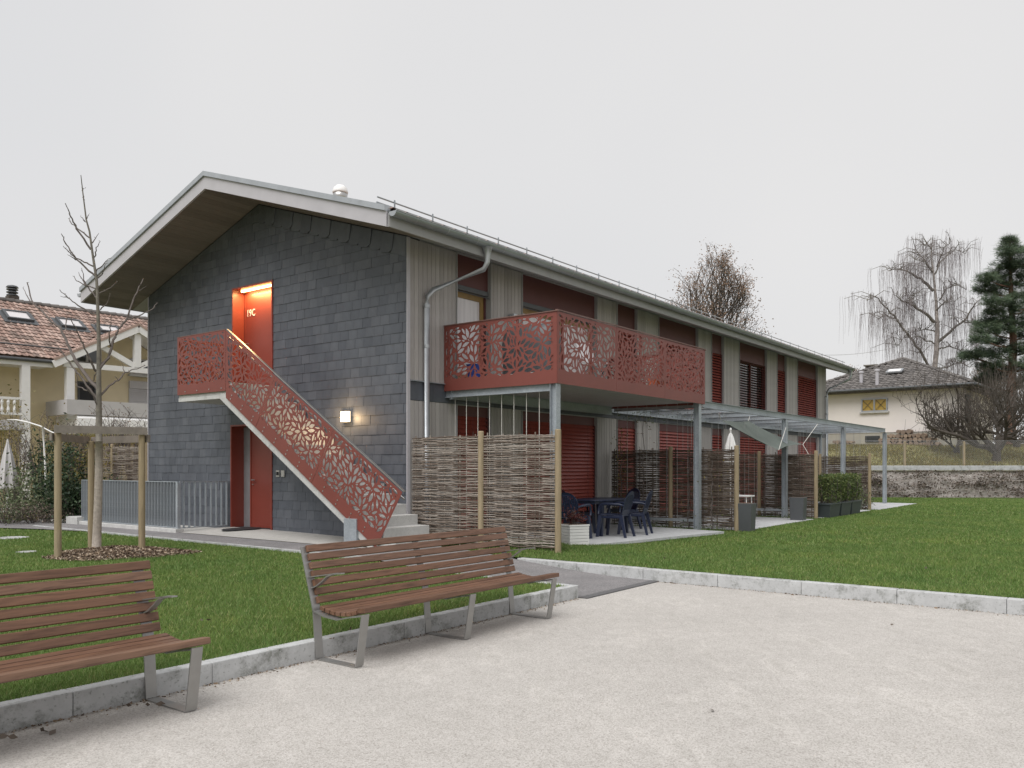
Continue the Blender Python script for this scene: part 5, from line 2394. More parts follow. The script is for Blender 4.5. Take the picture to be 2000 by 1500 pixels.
def wall_window(parent, x0, x1, z0, z1, y, frame, glass, mull=1, depth=.06, sill=True):
    m = MB()
    f = .07
    m.box(x0, x0 + f, y - depth, y, z0, z1)
    m.box(x1 - f, x1, y - depth, y, z0, z1)
    m.box(x0 + f, x1 - f, y - depth, y, z1 - f, z1)
    m.box(x0 + f, x1 - f, y - depth, y, z0, z0 + f)
    for k in range(1, mull + 1):
        xm = x0 + (x1 - x0) * k / (mull + 1)
        m.box(xm - .045, xm + .045, y - depth, y, z0 + f, z1 - f)
    wn = m.build('window', frame, parent)
    edges = [x0 + f] + [x0 + (x1 - x0) * k / (mull + 1) for k in range(1, mull + 1)] + [x1 - f]
    for k in range(mull + 1):
        m = MB()
        m.box(edges[k] + (.045 if k else 0), edges[k + 1] - (.045 if k < mull else 0), y - depth * .4, y - .005, z0 + f, z1 - f)
        m.build('pane', glass, wn)
    if sill:
        m = MB()
        m.box(x0 - .08, x1 + .08, y - .16, y, z0 - .09, z0 - .003)
        m.build('sill', M['concrete'], wn)
    return wn


# ------------------------------------------------------------------ house on the left
HL = empty('neighbour_house', 'yellow rendered house with red tile roof and white timber gable on the left', 'house', None, (-18.2, 29.4, 0), math.atan2(.744, .668))
EZ, RQ, RZ = 5.5, 4.74, 8.24
X0, X1 = -9.0, 13.0
sl = (RZ - EZ) / RQ
m = MB()
m.box(X0 + .5, X1 - .5, 1.5, 2 * RQ - 1.2, .0, EZ + .9)
m.prism([(X0 + .5, 1.5, EZ + .9), (X0 + .5, RQ, RZ - .15), (X0 + .5, 2 * RQ - 1.2, EZ + .75)], (X1 - X0 - 1, 0, 0))
m.build('wall', M['render_yellow'], HL)
m = MB()
for (xa, xb, ya, za, yb, zb) in ((X0, 1.75, 0, EZ, RQ, RZ), (7.95, X1, 0, EZ, RQ, RZ), (1.75, 7.95, 1.56, EZ + sl * 1.56, RQ, RZ), (X0, X1, 2 * RQ, EZ, RQ, RZ)):
    m.hexa([(xa, ya, za - .02), (xb, ya, za - .02), (xb, yb, zb - .02), (xa, yb, zb - .02), (xa, ya, za + .10), (xb, ya, za + .10), (xb, yb, zb + .10), (xa, yb, zb + .10)])
rf = m.build('roof', M['tile_red'], HL)
sln = math.hypot(RQ, RZ - EZ)
eu = Vector((0, RQ, RZ - EZ)).normalized()
nr = Vector((0, -(RZ - EZ), RQ)).normalized()
PX0, PX1, PXA, PZ = 1.75, 7.95, 4.85, 7.16
m = MB()


def not_porch(x, d):
    xx, y = x + X0, d * eu.y
    zz = EZ + sl * y
    zp = PZ - (PZ - EZ) * abs(xx - PXA) / (PXA - PX0)
    return zz > zp - .03


tile_field(m, (X0, -.05, EZ + .10), (1, 0, 0), eu, nr, int((X1 - X0) / .24), 17, .24, sln / 17, not_porch)
tag(m.build('tiles', M['tile_red'], rf), kind='stuff')
m = MB()
k = X0
while k < X1:
    m.tube([(k, RQ, RZ + .15), (k + .36, RQ, RZ + .165)], [.10, .115], 8)
    k += .34
tag(m.build('ridge_tiles', M['tile_grey'], rf), kind='stuff')
m = MB()
m.tube([(X0, -.10, EZ - .01), (PX0 - .05, -.10, EZ - .01)], .065, 10)
m.build('gutter', M['anthracite'], rf)
m = MB()
m.box(X0, PX0, -.02, .03, EZ - .22, EZ - .03)
m.box(X0, PX0, .05, 1.5, EZ - .16, EZ - .10)
m.build('eaves_board', M['white'], rf)
# snow bar
m = MB()
p, q = Vector((X0, 0, EZ + .1)) + eu * .75, Vector((PX0 + .7, 0, EZ + .1)) + eu * .75
m.tube([p + nr * .14, q + nr * .14], .03, 6)
m.build('snow_bar', M['anthracite'], rf)
# skylights
for (px, py, wd, ht) in ((34, 622, .95, .75), (137, 637, .95, .75), (212, 648, .9, .6)):
    hm = HL.matrix_world if False else Matrix.Translation(HL.location) @ Matrix.Rotation(HL.rotation_euler.z, 4, 'Z')
    pw_ = hit(px, py, hm @ Vector((0, 0, EZ + .12)), (hm.to_3x3() @ nr))
    pl_ = hm.inverted() @ pw_
    m = MB()
    c = pl_ + nr * .03
    ex = Vector((1, 0, 0))
    f = .09

    def slab(a0, a1, d0, d1, l0, l1):
        m.hexa([c + ex * a0 + eu * d0 + nr * l0, c + ex * a1 + eu * d0 + nr * l0, c + ex * a1 + eu * d1 + nr * l0, c + ex * a0 + eu * d1 + nr * l0,
                c + ex * a0 + eu * d0 + nr * l1, c + ex * a1 + eu * d0 + nr * l1, c + ex * a1 + eu * d1 + nr * l1, c + ex * a0 + eu * d1 + nr * l1])
    a, b = wd / 2, ht / 2 + .05
    slab(-a - .14, a + .14, -b - .22, b + .12, .02, .05)
    slab(-a, a, -b, -b + f, .05, .15)
    slab(-a, a, b - f, b, .05, .15)
    slab(-a, -a + f, -b + f, b - f, .05, .15)
    slab(a - f, a, -b + f, b - f, .05, .15)
    sk_ = m.build('skylight', M['anthracite'], rf)
    m = MB()
    slab(-a + f, a - f, -b + f, b - f, .09, .11)
    m.build('pane', M['pale_pane'], sk_)
# chimney with ribbed cowl, two vent pipes
hm = Matrix.Translation(HL.location) @ Matrix.Rotation(HL.rotation_euler.z, 4, 'Z')
cp = hm.inverted() @ at(24, 608, 34.2)
m = MB()
m.box(cp.x - .20, cp.x + .20, cp.y - .20, cp.y + .20, cp.z - .5, cp.z + .62)
ch = m.build('chimney', M['bark_dark'], rf)
m = MB()
for k in range(3):
    m.lathe([(.12, .62 + k * .12), (.22, .64 + k * .12), (.22, .67 + k * .12), (.12, .73 + k * .12)], (cp.x, cp.y, cp.z), 14)
m.lathe([(.24, .98), (.18, 1.05), (.02, 1.09)], (cp.x, cp.y, cp.z), 14)
m.build('cowl', M['anthracite'], ch)
for dx in (.62, 1.0):
    m = MB()
    m.lathe([(.07, -.5), (.07, .12), (.11, .14), (.12, .24), (.05, .30)], (cp.x + dx, cp.y, cp.z), 10)
    m.build('vent_pipe', M['anthracite'], rf)
# timber gable
m = MB()
m.hexa([(PX0, -.08, EZ - .02), (PXA, -.08, PZ - .02), (PXA, 2.95, PZ - .02), (PX0, .05, EZ - .02), (PX0, -.08, EZ + .08), (PXA, -.08, PZ + .08), (PXA, 2.95, PZ + .08), (PX0, .05, EZ + .08)])
m.hexa([(PXA, -.08, PZ - .02), (PX1, -.08, EZ - .02), (PX1, .05, EZ - .02), (PXA, 2.95, PZ - .02), (PXA, -.08, PZ + .08), (PX1, -.08, EZ + .08), (PX1, .05, EZ + .08), (PXA, 2.95, PZ + .08)])
pr = m.build('porch_roof', M['tile_red'], HL)
m = MB()
pl_len = math.hypot(PXA - PX0, PZ - EZ)
for sgn, xa in ((1, PX0), (-1, PX1)):
    eup = Vector((sgn * (PXA - PX0), 0, PZ - EZ)).normalized()
    nrp = Vector((-sgn * (PZ - EZ), 0, PXA - PX0)).normalized()
    ex = Vector((0, 1, 0))
    tile_field(m, (xa, -.12, EZ + .08), ex, eup, nrp, 13, 10, .24, pl_len / 10, lambda x, d: x < .15 + 2.95 * d / pl_len)
tag(m.build('tiles', M['tile_red'], pr), kind='stuff')
m = MB()
m.prism([(PX0 + .1, 1.49, EZ - .1), (PX1 - .1, 1.49, EZ - .1), (PXA, 1.49, PZ - .04)], (0, .05, 0))
m.build('gable_wall', M['render_yellow'], HL)
m = MB()
for xa in (PX0, PX1):
    m.hexa([(xa, -.07, EZ - .05), (PXA, -.07, PZ - .05), (PXA, 1.48, PZ - .05), (xa, 1.48, EZ - .05), (xa, -.07, EZ - .025), (PXA, -.07, PZ - .025), (PXA, 1.48, PZ - .025), (xa, 1.48, EZ - .025)])
m.build('ceiling_boards', M['white'], pr)
m = MB()
for xa in (PX0 - .05, PX1 + .05):
    m.bar((xa, -.14, EZ - .10), (PXA, -.14, PZ - .06), .05, .26, (0, 0, 1))
m.build('barge_board', M['white'], pr)
m = MB()
for xa in (PX0 - .02, PX1 + .02):
    m.bar((xa, -.155, EZ + .08), (PXA, -.155, PZ + .12), .06, .09, (0, 0, 1))
m.build('barge_tiles', M['tile_red'], pr)
m = MB()
m.box(PX0 + .35, PX1 - .35, -.05, .12, 5.36, 5.56)
m.build('tie_beam', M['white'], pr)
m = MB()
m.box(PXA - .13, PXA + .13, -.06, .13, 5.57, PZ - .2)
m.build('king_post', M['white'], pr)
for sx in (-1, 1):
    m = MB()
    m.bar((PXA + sx * .10, .03, 5.62), (PXA + sx * 1.55, .03, 6.35), .14, .20, (0, 0, 1))
    m.build('brace', M['white'], pr)
for xa, zlo in ((.82, .4), (2.34, 3.4), (7.3, 3.4)):
    m = MB()
    m.box(xa - .14, xa + .14, -.05, .20, zlo, EZ - .16)
    m.build('post', M['white'], HL)
# walls under the gable, windows
wall_window(HL, 2.95, 4.05, 5.72, 6.35, 1.5, M['lilac'], M['glass'], 1)
wall_window(HL, 5.2, 6.3, 5.45, 6.1, 1.5, M['lilac'], M['glass'], 0)
wall_window(HL, 3.15, 3.85, 3.3, 5.0, 1.5, M['anthracite'], M['dark'], 0, sill=False)
for (xa, xb, za, zb) in ((5.15, 5.95, 3.6, 4.85), (-1.5, -.2, 3.4, 5.0), (-5.2, -3.8, 3.4, 5.0)):
    m = MB()
    m.box(xa, xb, 1.42, 1.50, za, zb)
    for k in range(14):
        zz = za + (zb - za) * k / 14
        m.box(xa + .05, xb - .05, 1.395, 1.42, zz + .02, zz + (zb - za) / 14 - .01)
    m.box(xa, xb, 1.36, 1.50, zb + .004, zb + .32)
    m.build('roller_shutter', M['lilac'], HL)
m = MB()
m.box(2.0, 8.6, -.62, -.50, 3.55, 4.10)
m.box(2.0, 2.12, -.499, 1.5, 3.55, 4.10)
m.build('parapet', M['lilac'], HL)
m = MB()
m.prism([(2.35, -.70, 3.42), (2.35, -.52, 3.54), (2.35, 1.5, 3.54), (2.35, 1.5, 2.85), (2.35, -.60, 2.85), (2.35, -.74, 3.05)], (6.25, 0, 0))
m.build('balcony_slab', M['white'], HL)
m = MB()
m.box(-9, .70, -.10, 1.5, 2.93, 3.28)
m.build('balcony_floor', M['lilac'], HL)
rl = MB()
rl.box(-9, .72, -.06, .02, 4.02, 4.11)
rl.box(-9, .72, -.06, .02, 3.47, 3.55)
rl = rl.build('balcony_railing', M['white'], HL)
mb = MB()
mb.lathe([(.035, 3.555), (.06, 3.65), (.03, 3.78), (.06, 3.92), (.035, 4.015)], (0, -.02, 0), 8)
bmesh_ = mb.mesh('baluster')
bmesh_.materials.append(M['white'])
for k in range(26):
    o = bpy.data.objects.new('baluster', bmesh_)
    o.location = (.45 - k * .20, 0, 0)
    link(o, rl)

# white arched lamp-like pole and parasol in the left garden
ga = at(83, 960, 24.0)
root = empty('garden_arch_pole', 'white bent pole on a white post in the garden on the left', 'pole', None, (ga.x, ga.y, .2))
m = MB()
pts = [at(x, y, 24.0) - Vector((ga.x, ga.y, .2)) for x, y in ((14, 820), (32, 820), (55, 825), (78, 832), (97, 842), (114, 850))]
m.tube(pts, [.016, .02, .022, .022, .02, .016], 8)
m.build('arched_arm', M['white'], root, smooth=True)
m = MB()
pts = [at(x, y, 24.0) - Vector((ga.x, ga.y, .2)) for x, y in ((84, 833), (86, 870), (88, 900), (90, 960), (90, 985))]
m.tube(pts, [.04, .024, .028, .026, .026], 8)
m.build('post', M['white'], root, smooth=True)
ga = at(15, 960, 25.0)
root = empty('folded_sunshade', 'tall folded white sunshade at the left edge below the balcony', 'parasol', None, (ga.x, ga.y, .2))
m = MB()
prof = [(.24, .75), (.21, 1.2), (.12, 1.75), (.04, 2.1), (.015, 2.25)]
n = 14
for r_, z_ in prof:
    for j in range(n):
        rr = r_ * (1 + (.2 if j % 2 else -.15))
        m.v.append((rr * math.cos(6.2832 * j / n), rr * math.sin(6.2832 * j / n), z_))
for k in range(len(prof) - 1):
    for j in range(n):
        q = (j + 1) % n
        m.f.append((k * n + j, k * n + q, (k + 1) * n + q, (k + 1) * n + j))
m.build('canopy', M['lilac'], root)
m = MB()
m.tube([(0, 0, 0), (0, 0, 2.2)], .03, 8)
m.build('pole', M['white'], root)
m = MB()
m.box(-.3, .3, -.3, .3, 0, .14)
m.build('foot', M['concrete'], root)


# shrubs of the left garden
def gshrub(name, label, px, py, dpt, leafmat, size, hgt, rad, n, stems=14, lump=14, z=.2, **kw):
    p = at(px, py, dpt)
    return shrub(name, label, 'shrub', (p.x, p.y, z), stems, leafmat, size, hgt, rad, n, lump=lump, group='shrubs of the left garden', **kw)


gshrub('garden_shrub', 'dense dark evergreen shrub just left of the grey bar railing', 150, 1000, 20.2, 'green_leaf', .09, 1.75, .62, 3600, 22, 34)
gshrub('garden_shrub', 'yellow leaved shrub behind the dark evergreen by the railing', 158, 1000, 22.2, 'yellow_leaf', .085, 2.25, .62, 2200, 18, 24)
gshrub('garden_shrub', 'tall dark green laurel behind the white bent pole', 103, 1000, 25.2, 'green_leaf', .10, 2.45, .75, 2300, 20, 26)
gshrub('garden_shrub', 'grey green shrub in front of the white bent pole', 92, 1000, 21.2, 'pale_leaf', .09, 1.35, .55, 1100, 16, 16)
gshrub('garden_shrub', 'light green loose shrub below the folded sunshade', 40, 1000, 20.8, 'pale_leaf', .09, 1.35, .55, 800, 14, 14)
gshrub('garden_shrub', 'low pale twiggy shrub at the left edge of the path', 12, 1000, 19.8, 'pale_leaf', .065, .75, .8, 1100, 26, 26)
gshrub('garden_shrub', 'low withered shrub between path and evergreen', 75, 1000, 19.9, 'dead_leaf', .06, .60, .8, 1000, 26, 26)
gshrub('garden_shrub', 'yellowish climbing shrub at the balcony post of the yellow house', 22, 900, 27.5, 'yellow_leaf', .09, 3.5, .9, 900, 20, 18)
# bare arching twigs in front of the yellow wall
for k, (px, dpt, hh, rd, lab) in enumerate(((75, 26.0, 3.1, 1.3, 'bare arching shrub in front of the yellow house wall'), (150, 23.5, 2.75, .8, 'bare twiggy shrub behind the stake frame'), (225, 24.5, 3.2, .9, 'bare shrub with few brown leaves behind the willow screen'), (258, 24.3, 2.9, .8, 'bare shrub at the corner of the slate gable'))):
    p = at(px, 900, dpt)
    root = empty('bare_shrub', lab, 'shrub', 'bare shrubs of the left garden', (p.x, p.y, .2))
    m = MB()
    P = []
    for i in range(34):
        a = random.uniform(0, 6.28)
        r_ = rd * random.uniform(.3, 1)
        h_ = hh * random.uniform(.6, 1)
        pts = []
        for j in range(7):
            f = j / 6
            pts.append((r_ * math.cos(a) * f ** 1.6 + random.uniform(-.03, .03), r_ * math.sin(a) * f ** 1.6 + random.uniform(-.03, .03), h_ * math.sin(f * 1.5)))
        m.tube(pts, [.013 * (1 - .75 * j / 6) for j in range(7)], 4)
        for j in (3, 4, 5):
            for _ in range(2):
                e = Vector(pts[j])
                f_ = e + Vector((random.uniform(-.3, .3), random.uniform(-.3, .3), random.uniform(.05, .4)))
                m.tube([e, e.lerp(f_, .5) + Vector((0, 0, .03)), f_], [.007, .005, .003], 3)
                if random.random() < .55:
                    P.append(tuple(f_))
    m.build('branches', M['twig'], root)
    meshobj('foliage', leaf_mesh('foliage', np.array(P), .06), M['brown_leaf'], root)
# low hedge of brown stems above the left willow screen
n = 1500
P = np.stack([RNG.uniform(2.6, 4.0, n), RNG.uniform(8.5, 15, n), RNG.uniform(1.2, 2.95, n)], 1)
o = meshobj('hedge', leaf_mesh('hedge', P, .10, .16, 0, (0, 0, .9)), M['brown_leaf'])
o.matrix_world = BM
tag(o, 'brown twiggy hedge behind the left willow screen', 'hedge')
# leaf litter and mulch along the shrubs
n = 5000
px_ = RNG.uniform(-12, 12, n)
P = []
for i in range(n):
    s_ = RNG.uniform(.5, 4)
    t_ = RNG.uniform(10.2, 19)
    P.append((s_, t_, .222 + RNG.uniform(0, .05)))
P = np.array(P)
o = meshobj('leaf_litter', leaf_mesh('leaf_litter', P, RNG.uniform(.04, .09, n), .6, .7), M['dead_leaf'])
o.matrix_world = BM
tag(o, 'brown leaf litter under the shrubs beside the path', 'leaves', kind='stuff')


# ------------------------------------------------------------------ right: retaining wall, bank, fence, pale house
RWY = 38.6
root = empty('retaining_wall', 'low retaining wall overgrown with withered climbers below the fence', 'wall')
m = MB()
nx_, nz_ = 120, 12
for i in range(nx_ + 1):
    for k in range(nz_ + 1):
        x = 9 + i * 30 / nx_
        z_ = .02 + 1.40 * k / nz_
        m.v.append((x, RWY + .18 * z_ + random.uniform(-.05, .05), z_))
for i in range(nx_):
    for k in range(nz_):
        a = i * (nz_ + 1) + k
        m.f.append((a, a + nz_ + 1, a + nz_ + 2, a + 1))
m.build('wall_face', M['retain'], root, smooth=True)
m = MB()
m.box(9, 39, RWY + .14, RWY + .62, 1.43, 1.66)
m.build('coping', M['kerb'], root, bevel=.02)
n = 9500
cl = RNG.uniform(9, 28, 60)
P = np.stack([RNG.uniform(9, 28, n), RWY + RNG.uniform(-.15, .12, n), RNG.uniform(.05, 1.45, n)], 1)
k_ = RNG.random(n) < .55
ci = RNG.integers(0, 60, n)
czz = RNG.uniform(.2, 1.4, 60)
P[k_, 0] = cl[ci[k_]] + RNG.normal(0, .22, k_.sum())
P[k_, 2] = np.clip(czz[ci[k_]] + RNG.normal(0, .10, k_.sum()), .05, 1.42)
tag(meshobj('withered_growth', leaf_mesh('withered_growth', P, RNG.uniform(.05, .13, n), .6), M['dead_leaf'], root), kind='stuff')
m = MB()
for zz in (.45, .95):
    m.tube([(x, RWY - .10 + .05 * math.sin(x * 2), zz + .05 * math.sin(x * 1.3) + .02 * x / 10) for x in np.linspace(10, 28, 60)], .013, 5)
m.build('training_wire', M['birch'], root)
# grass bank rising to the house
m = MB()
prof = [(RWY + .60, 1.60), (RWY + 2.5, 1.85), (RWY + 5, 2.35), (RWY + 7.5, 2.78), (RWY + 12, 2.95), (RWY + 60, 3.2)]
for i, (y, z_) in enumerate(prof):
    for x in np.linspace(6, 70, 33):
        m.v.append((x, y, z_ + .04 * math.sin(x * 1.1 + i)))
for i in range(len(prof) - 1):
    for k in range(32):
        a = i * 33 + k
        m.f.append((a, a + 1, a + 34, a + 33))
tag(m.build('bank', M['meadow'], smooth=True), kind='structure')
n = 26000
Xb, Yb = RNG.uniform(12, 30, n), RNG.uniform(RWY + .65, RWY + 9, n)
Zb = np.interp(Yb, [p[0] for p in prof], [p[1] for p in prof])
h = RNG.uniform(.06, .13, n)
a = RNG.uniform(0, 6.28, n)
V = np.stack([np.stack([Xb - np.cos(a) * .025, Yb - np.sin(a) * .025, Zb - .02], 1), np.stack([Xb + np.cos(a) * .025, Yb + np.sin(a) * .025, Zb - .02], 1), np.stack([Xb + RNG.normal(0, .04, n), Yb + RNG.normal(0, .04, n), Zb + h], 1)], 1).reshape(-1, 3)
tag(meshobj('bank_grass', np_mesh('bank_grass', V, np.arange(3 * n).reshape(-1, 3)), M['yellow_leaf']), 'long yellowish grass on the bank below the pale house', 'grass', kind='stuff')
# chain link fence
CF = empty('chain_link_fence', 'grey chain link fence on timber posts above the retaining wall', 'fence')
FY = RWY + .75
m = MB()
zb0, zb1 = 1.66, 2.85
st = .085
n = int((28 - 13) / st)
for k in range(n):
    x = 13 + k * st
    d = zb1 - zb0
    m.tube([(x, FY, zb0), (x + d, FY, zb1)], .003, 3, False)
    m.tube([(x + d, FY + .005, zb0), (x, FY + .005, zb1)], .003, 3, False)
for zz in (zb0, zb1):
    m.tube([(13, FY, zz), (29, FY, zz)], .006, 4)
m.build('wire_mesh', M['wire'], CF)
for px in (1645, 1768, 1884, 2010):
    p = at(px, 890, FY)
    m = MB()
    m.lathe([(.06, 1.4), (.06, 2.78), (.05, 2.81), (.01, 2.82)], (p.x, FY + .05, 0), 10)
    m.build('post', M['post'], CF)

HR = empty('neighbour_house', 'pale pink rendered bungalow with grey hipped tile roof on the right', 'house', None, (22.3, 48.0, 0), math.atan2(-.644, .765))
# local x runs along the wall towards the right (nearer), y away from the viewer
hw0, hw1, hdep = -5.0, 3.37, 9.0
GZ, HEZ = 2.75, 6.15
m = MB()
m.box(hw0, hw1, 0, hdep, 3.62, HEZ)
m.build('wall', M['render_pink'], HR)
m = MB()
m.box(hw0 + .03, hw1 - .03, .03, hdep - .03, 2.0, 3.618)
m.build('plinth', M['render_base'], HR)
ov = .75
ax, ay, az = (hw0 + hw1) / 2, hdep / 2, 8.35
cs_ = [(hw0 - ov, -ov, HEZ), (hw1 + ov, -ov, HEZ), (hw1 + ov, hdep + ov, HEZ), (hw0 - ov, hdep + ov, HEZ)]
m = MB()
m.prism([(p[0], p[1], HEZ - .16) for p in cs_], (0, 0, .17))
for k in range(4):
    m.poly([tuple(cs_[k][:2]) + (HEZ + .011,), tuple(cs_[(k + 1) % 4][:2]) + (HEZ + .011,), (ax, ay, az)])
hr = m.build('roof', M['tile_grey'], HR)
m = MB()
Wf = hw1 - hw0 + 2 * ov
for k in range(4):
    a, b = Vector(cs_[k]), Vector(cs_[(k + 1) % 4])
    ex = (b - a).normalized()
    L_ = (b - a).length
    mid = (a + b) / 2
    eup = (Vector((ax, ay, az)) - mid)
    D_ = eup.length
    eup.normalize()
    nrp = ex.cross(eup).normalized()
    nr_ = int(D_ / .34)
    tile_field(m, a + nrp * .02, ex, eup, nrp, int(L_ / .30), nr_, .30, D_ / nr_, lambda x, d, L_=L_, D_=D_: (x > L_ / 2 * d / D_ - .05) and (x < L_ - L_ / 2 * d / D_ + .05), .05)
tag(m.build('tiles', M['tile_grey'], hr), kind='stuff')
m = MB()
for k in range(4):
    a, b = Vector(cs_[k]), Vector((ax, ay, az))
    nn = int((b - a).length / .38)
    for i in range(nn):
        p, q = a.lerp(b, i / nn) + Vector((0, 0, .07)), a.lerp(b, (i + 1.1) / nn) + Vector((0, 0, .06))
        m.tube([p, q], [.12, .10], 7)
tag(m.build('hip_tiles', M['tile_grey'], hr), kind='stuff')
m = MB()
m.tube([(cs_[0][0], -ov - .07, HEZ - .03), (cs_[1][0] + .07, -ov - .07, HEZ - .03)], .075, 8)
m.tube([(cs_[1][0] + .07, -ov, HEZ - .03), (cs_[1][0] + .07, hdep + ov, HEZ - .03)], .075, 8)
m.build('gutter', M['anthracite'], hr)
m = MB()
m.tube([(hw1 - .12, -ov, HEZ - .06), (hw1 - .12, -.4, HEZ - .3), (hw1 - .12, -.08, HEZ - .5), (hw1 - .12, -.08, 2.4)], .045, 8)
m.build('downpipe', M['bark_dark'], HR)
ew = Vector((1, 0, 0))
hmR = Matrix.Translation(HR.location) @ Matrix.Rotation(HR.rotation_euler.z, 4, 'Z')
wn_n = hmR.to_3x3() @ Vector((0, 1, 0))
wa = hmR.inverted() @ hit(1683, 805, hmR @ Vector((0, 0, 0)), wn_n)
wb = hmR.inverted() @ hit(1734, 777, hmR @ Vector((0, 0, 0)), wn_n)
yw = wall_window(HR, wa.x, wb.x, wa.z, wb.z, .0, M['pipe'], M['yellow_pane'], 1, .10)
m = MB()
for k in range(2):
    x0_, x1_ = (wa.x + .1, (wa.x + wb.x) / 2 - .1) if k == 0 else ((wa.x + wb.x) / 2 + .1, wb.x - .1)
    m.tube([(x0_, -.11, wa.z + .1), (x1_, -.11, wb.z - .1)], .014, 5)
    m.tube([(x1_, -.112, wa.z + .1), (x0_, -.112, wb.z - .1)], .014, 5)
m.build('window_grille', M['anthracite'], yw)
ba = hmR.inverted() @ hit(1690, 864, hmR @ Vector((0, 0, 0)), wn_n)
bb = hmR.inverted() @ hit(1718, 851, hmR @ Vector((0, 0, 0)), wn_n)
m = MB()
m.box(ba.x, bb.x, -.03, .029, ba.z, bb.z)
bwn = m.build('basement_window', M['dark'], HR)
m = MB()
for k in range(5):
    zz = ba.z + (bb.z - ba.z) * (k + .5) / 5
    m.box(ba.x + .03, bb.x - .03, -.05, -.031, zz - .02, zz + .02)
m.build('window_grille', M['anthracite'], bwn)
m = MB()
m.box(hw1 + .001, hw1 + .06, 1.0, 2.2, 3.9, 5.7)
m.build('shutter', M['green_leaf'] if False else M['planter_green'], HR)
# chimney, vents, skylight on the front slope
fs_n = hmR.to_3x3() @ Vector((0, -(az - HEZ), ay + ov)).normalized()
fs_p = hmR @ Vector((0, -ov, HEZ + .08))
for (px, py, kind) in ((1703, 722, 'chimney'), (1713, 750, 'vent_pipe'), (1682, 747, 'vent_pipe'), (1748, 728, 'skylight')):
    p = hmR.inverted() @ hit(px, py, fs_p, fs_n)
    m = MB()
    if kind == 'chimney':
        p = hmR.inverted() @ at(1703, 726, 53.5)
        m.box(p.x - .35, p.x + .35, p.y - .3, p.y + .3, p.z - 1.2, p.z + .10)
        m.box(p.x - .33, p.x - .22, p.y - .28, p.y + .28, p.z + .101, p.z + .35)
        m.box(p.x + .22, p.x + .33, p.y - .28, p.y + .28, p.z + .101, p.z + .35)
        m.box(p.x - .42, p.x + .42, p.y - .36, p.y + .36, p.z + .351, p.z + .43)
        m.build('chimney', M['bark'], hr)
    elif kind == 'vent_pipe':
        hh = .75 if px > 1700 else .55
        m.lathe([(.10, -.2), (.10, hh), (.15, hh + .02), (.13, hh + .12), (.02, hh + .14)], (p.x, p.y, p.z), 10)
        m.build('vent_pipe', M['fascia'], hr)
    else:
        u_ = Vector((0, ay + ov, az - HEZ)).normalized()
        nn = Vector((0, -(az - HEZ), ay + ov)).normalized()
        c = p + nn * .08
        ex = Vector((1, 0, 0))
        q = [c - ex * .45 - u_ * .3, c + ex * .45 - u_ * .3, c + ex * .45 + u_ * .3, c - ex * .45 + u_ * .3]
        m.prism(q, nn * .08)
        sk_ = m.build('skylight', M['pipe'], hr)
        m = MB()
        q = [c - ex * .34 - u_ * .2, c + ex * .34 - u_ * .2, c + ex * .34 + u_ * .2, c - ex * .34 + u_ * .2]
        m.prism([v + nn * .083 for v in q], nn * .01)
        m.build('pane', M['white'], sk_)

# split logs stacked against the plinth
lm = MB()
lm.lathe([(.5, 0), (.5, 1)], (0, 0, 0), 9)
lmesh = lm.mesh('log')
lmesh.materials.append(M['wood_end'])
logs = []
gz = lambda lx: 2.72
for (c0, c1, rows, rmax) in ((-4.9, -3.75, 2, .15), (-3.6, -2.1, 2, .13), (-.9, 2.3, 4, .15)):
    for r_ in range(rows):
        x = c0 + r_ * r_ * .11 + random.uniform(0, .15)
        while x < c1 - r_ * r_ * .16:
            rad = random.uniform(rmax * .5, rmax)
            logs.append((c0, x + rad, 2.78 + rmax * .8 + r_ * rmax * 1.55 + random.uniform(-.02, .02), rad))
            x += rad * 2.05
for (lc, lx, lz_, rad) in logs:
    o = bpy.data.objects.new('log', lmesh)
    link(o)
    p = hmR @ Vector((lx, -.25, lz_))
    o.location = p
    o.scale = (rad * 2 * random.uniform(.85, 1.1), rad * 2, .55)
    o.rotation_euler = (R(90), random.uniform(0, 6.28), HR.rotation_euler.z)
    tag(o, {-4.9: 'cut log in the low woodpile farthest left against the pale bungalow', -3.6: 'cut log in the low woodpile beside the dark basement window', -.9: 'cut log in the highest woodpile against the pale bungalow'}[lc], 'log', {-4.9: 'logs of the left woodpile', -3.6: 'logs of the middle woodpile', -.9: 'logs of the high woodpile'}[lc])

# ------------------------------------------------------------------ trees
def grow(mb, tips, p, d, L_, r, lev, maxlev, nchild, spread, up, wob=.12, minr=.006, segs=5, keep=None):
    """a branch and its side branches"""
    pts, rad = [Vector(p)], [r]
    q = Vector(p)
    d = Vector(d).normalized()
    for k in range(segs):
        d = (d + Vector((random.gauss(0, wob), random.gauss(0, wob), random.gauss(0, wob) + up * .12))).normalized()
        q = q + d * (L_ / segs)
        if keep and k and not keep(q):
            break
        pts.append(q.copy())
        rad.append(max(minr, r * (1 - .62 * (k + 1) / segs)))
    mb.tube(pts, rad, 6 if lev == 0 else (5 if lev == 1 else 3), lev < 2)
    segs = len(pts) - 1
    q = pts[-1].copy()
    if lev >= maxlev:
        tips.append(q.copy())
        tips.append(pts[len(pts) // 2])
        return
    for c in range(nchild[min(lev, len(nchild) - 1)]):
        f = random.uniform(.25, 1.0)
        i = min(int(f * segs), segs - 1)
        b = pts[i].lerp(pts[i + 1], f * segs - i)
        ax_ = d.orthogonal()
        ax_.rotate(Matrix.Rotation(random.uniform(0, 6.28), 3, d))
        nd = (d * math.cos(spread) + ax_.normalized() * math.sin(spread)).normalized()
        grow(mb, tips, b, nd, L_ * random.uniform(.45, .72), max(minr, rad[i] * .6), lev + 1, maxlev, nchild, spread, up, wob, minr, max(3, segs - 1), keep)


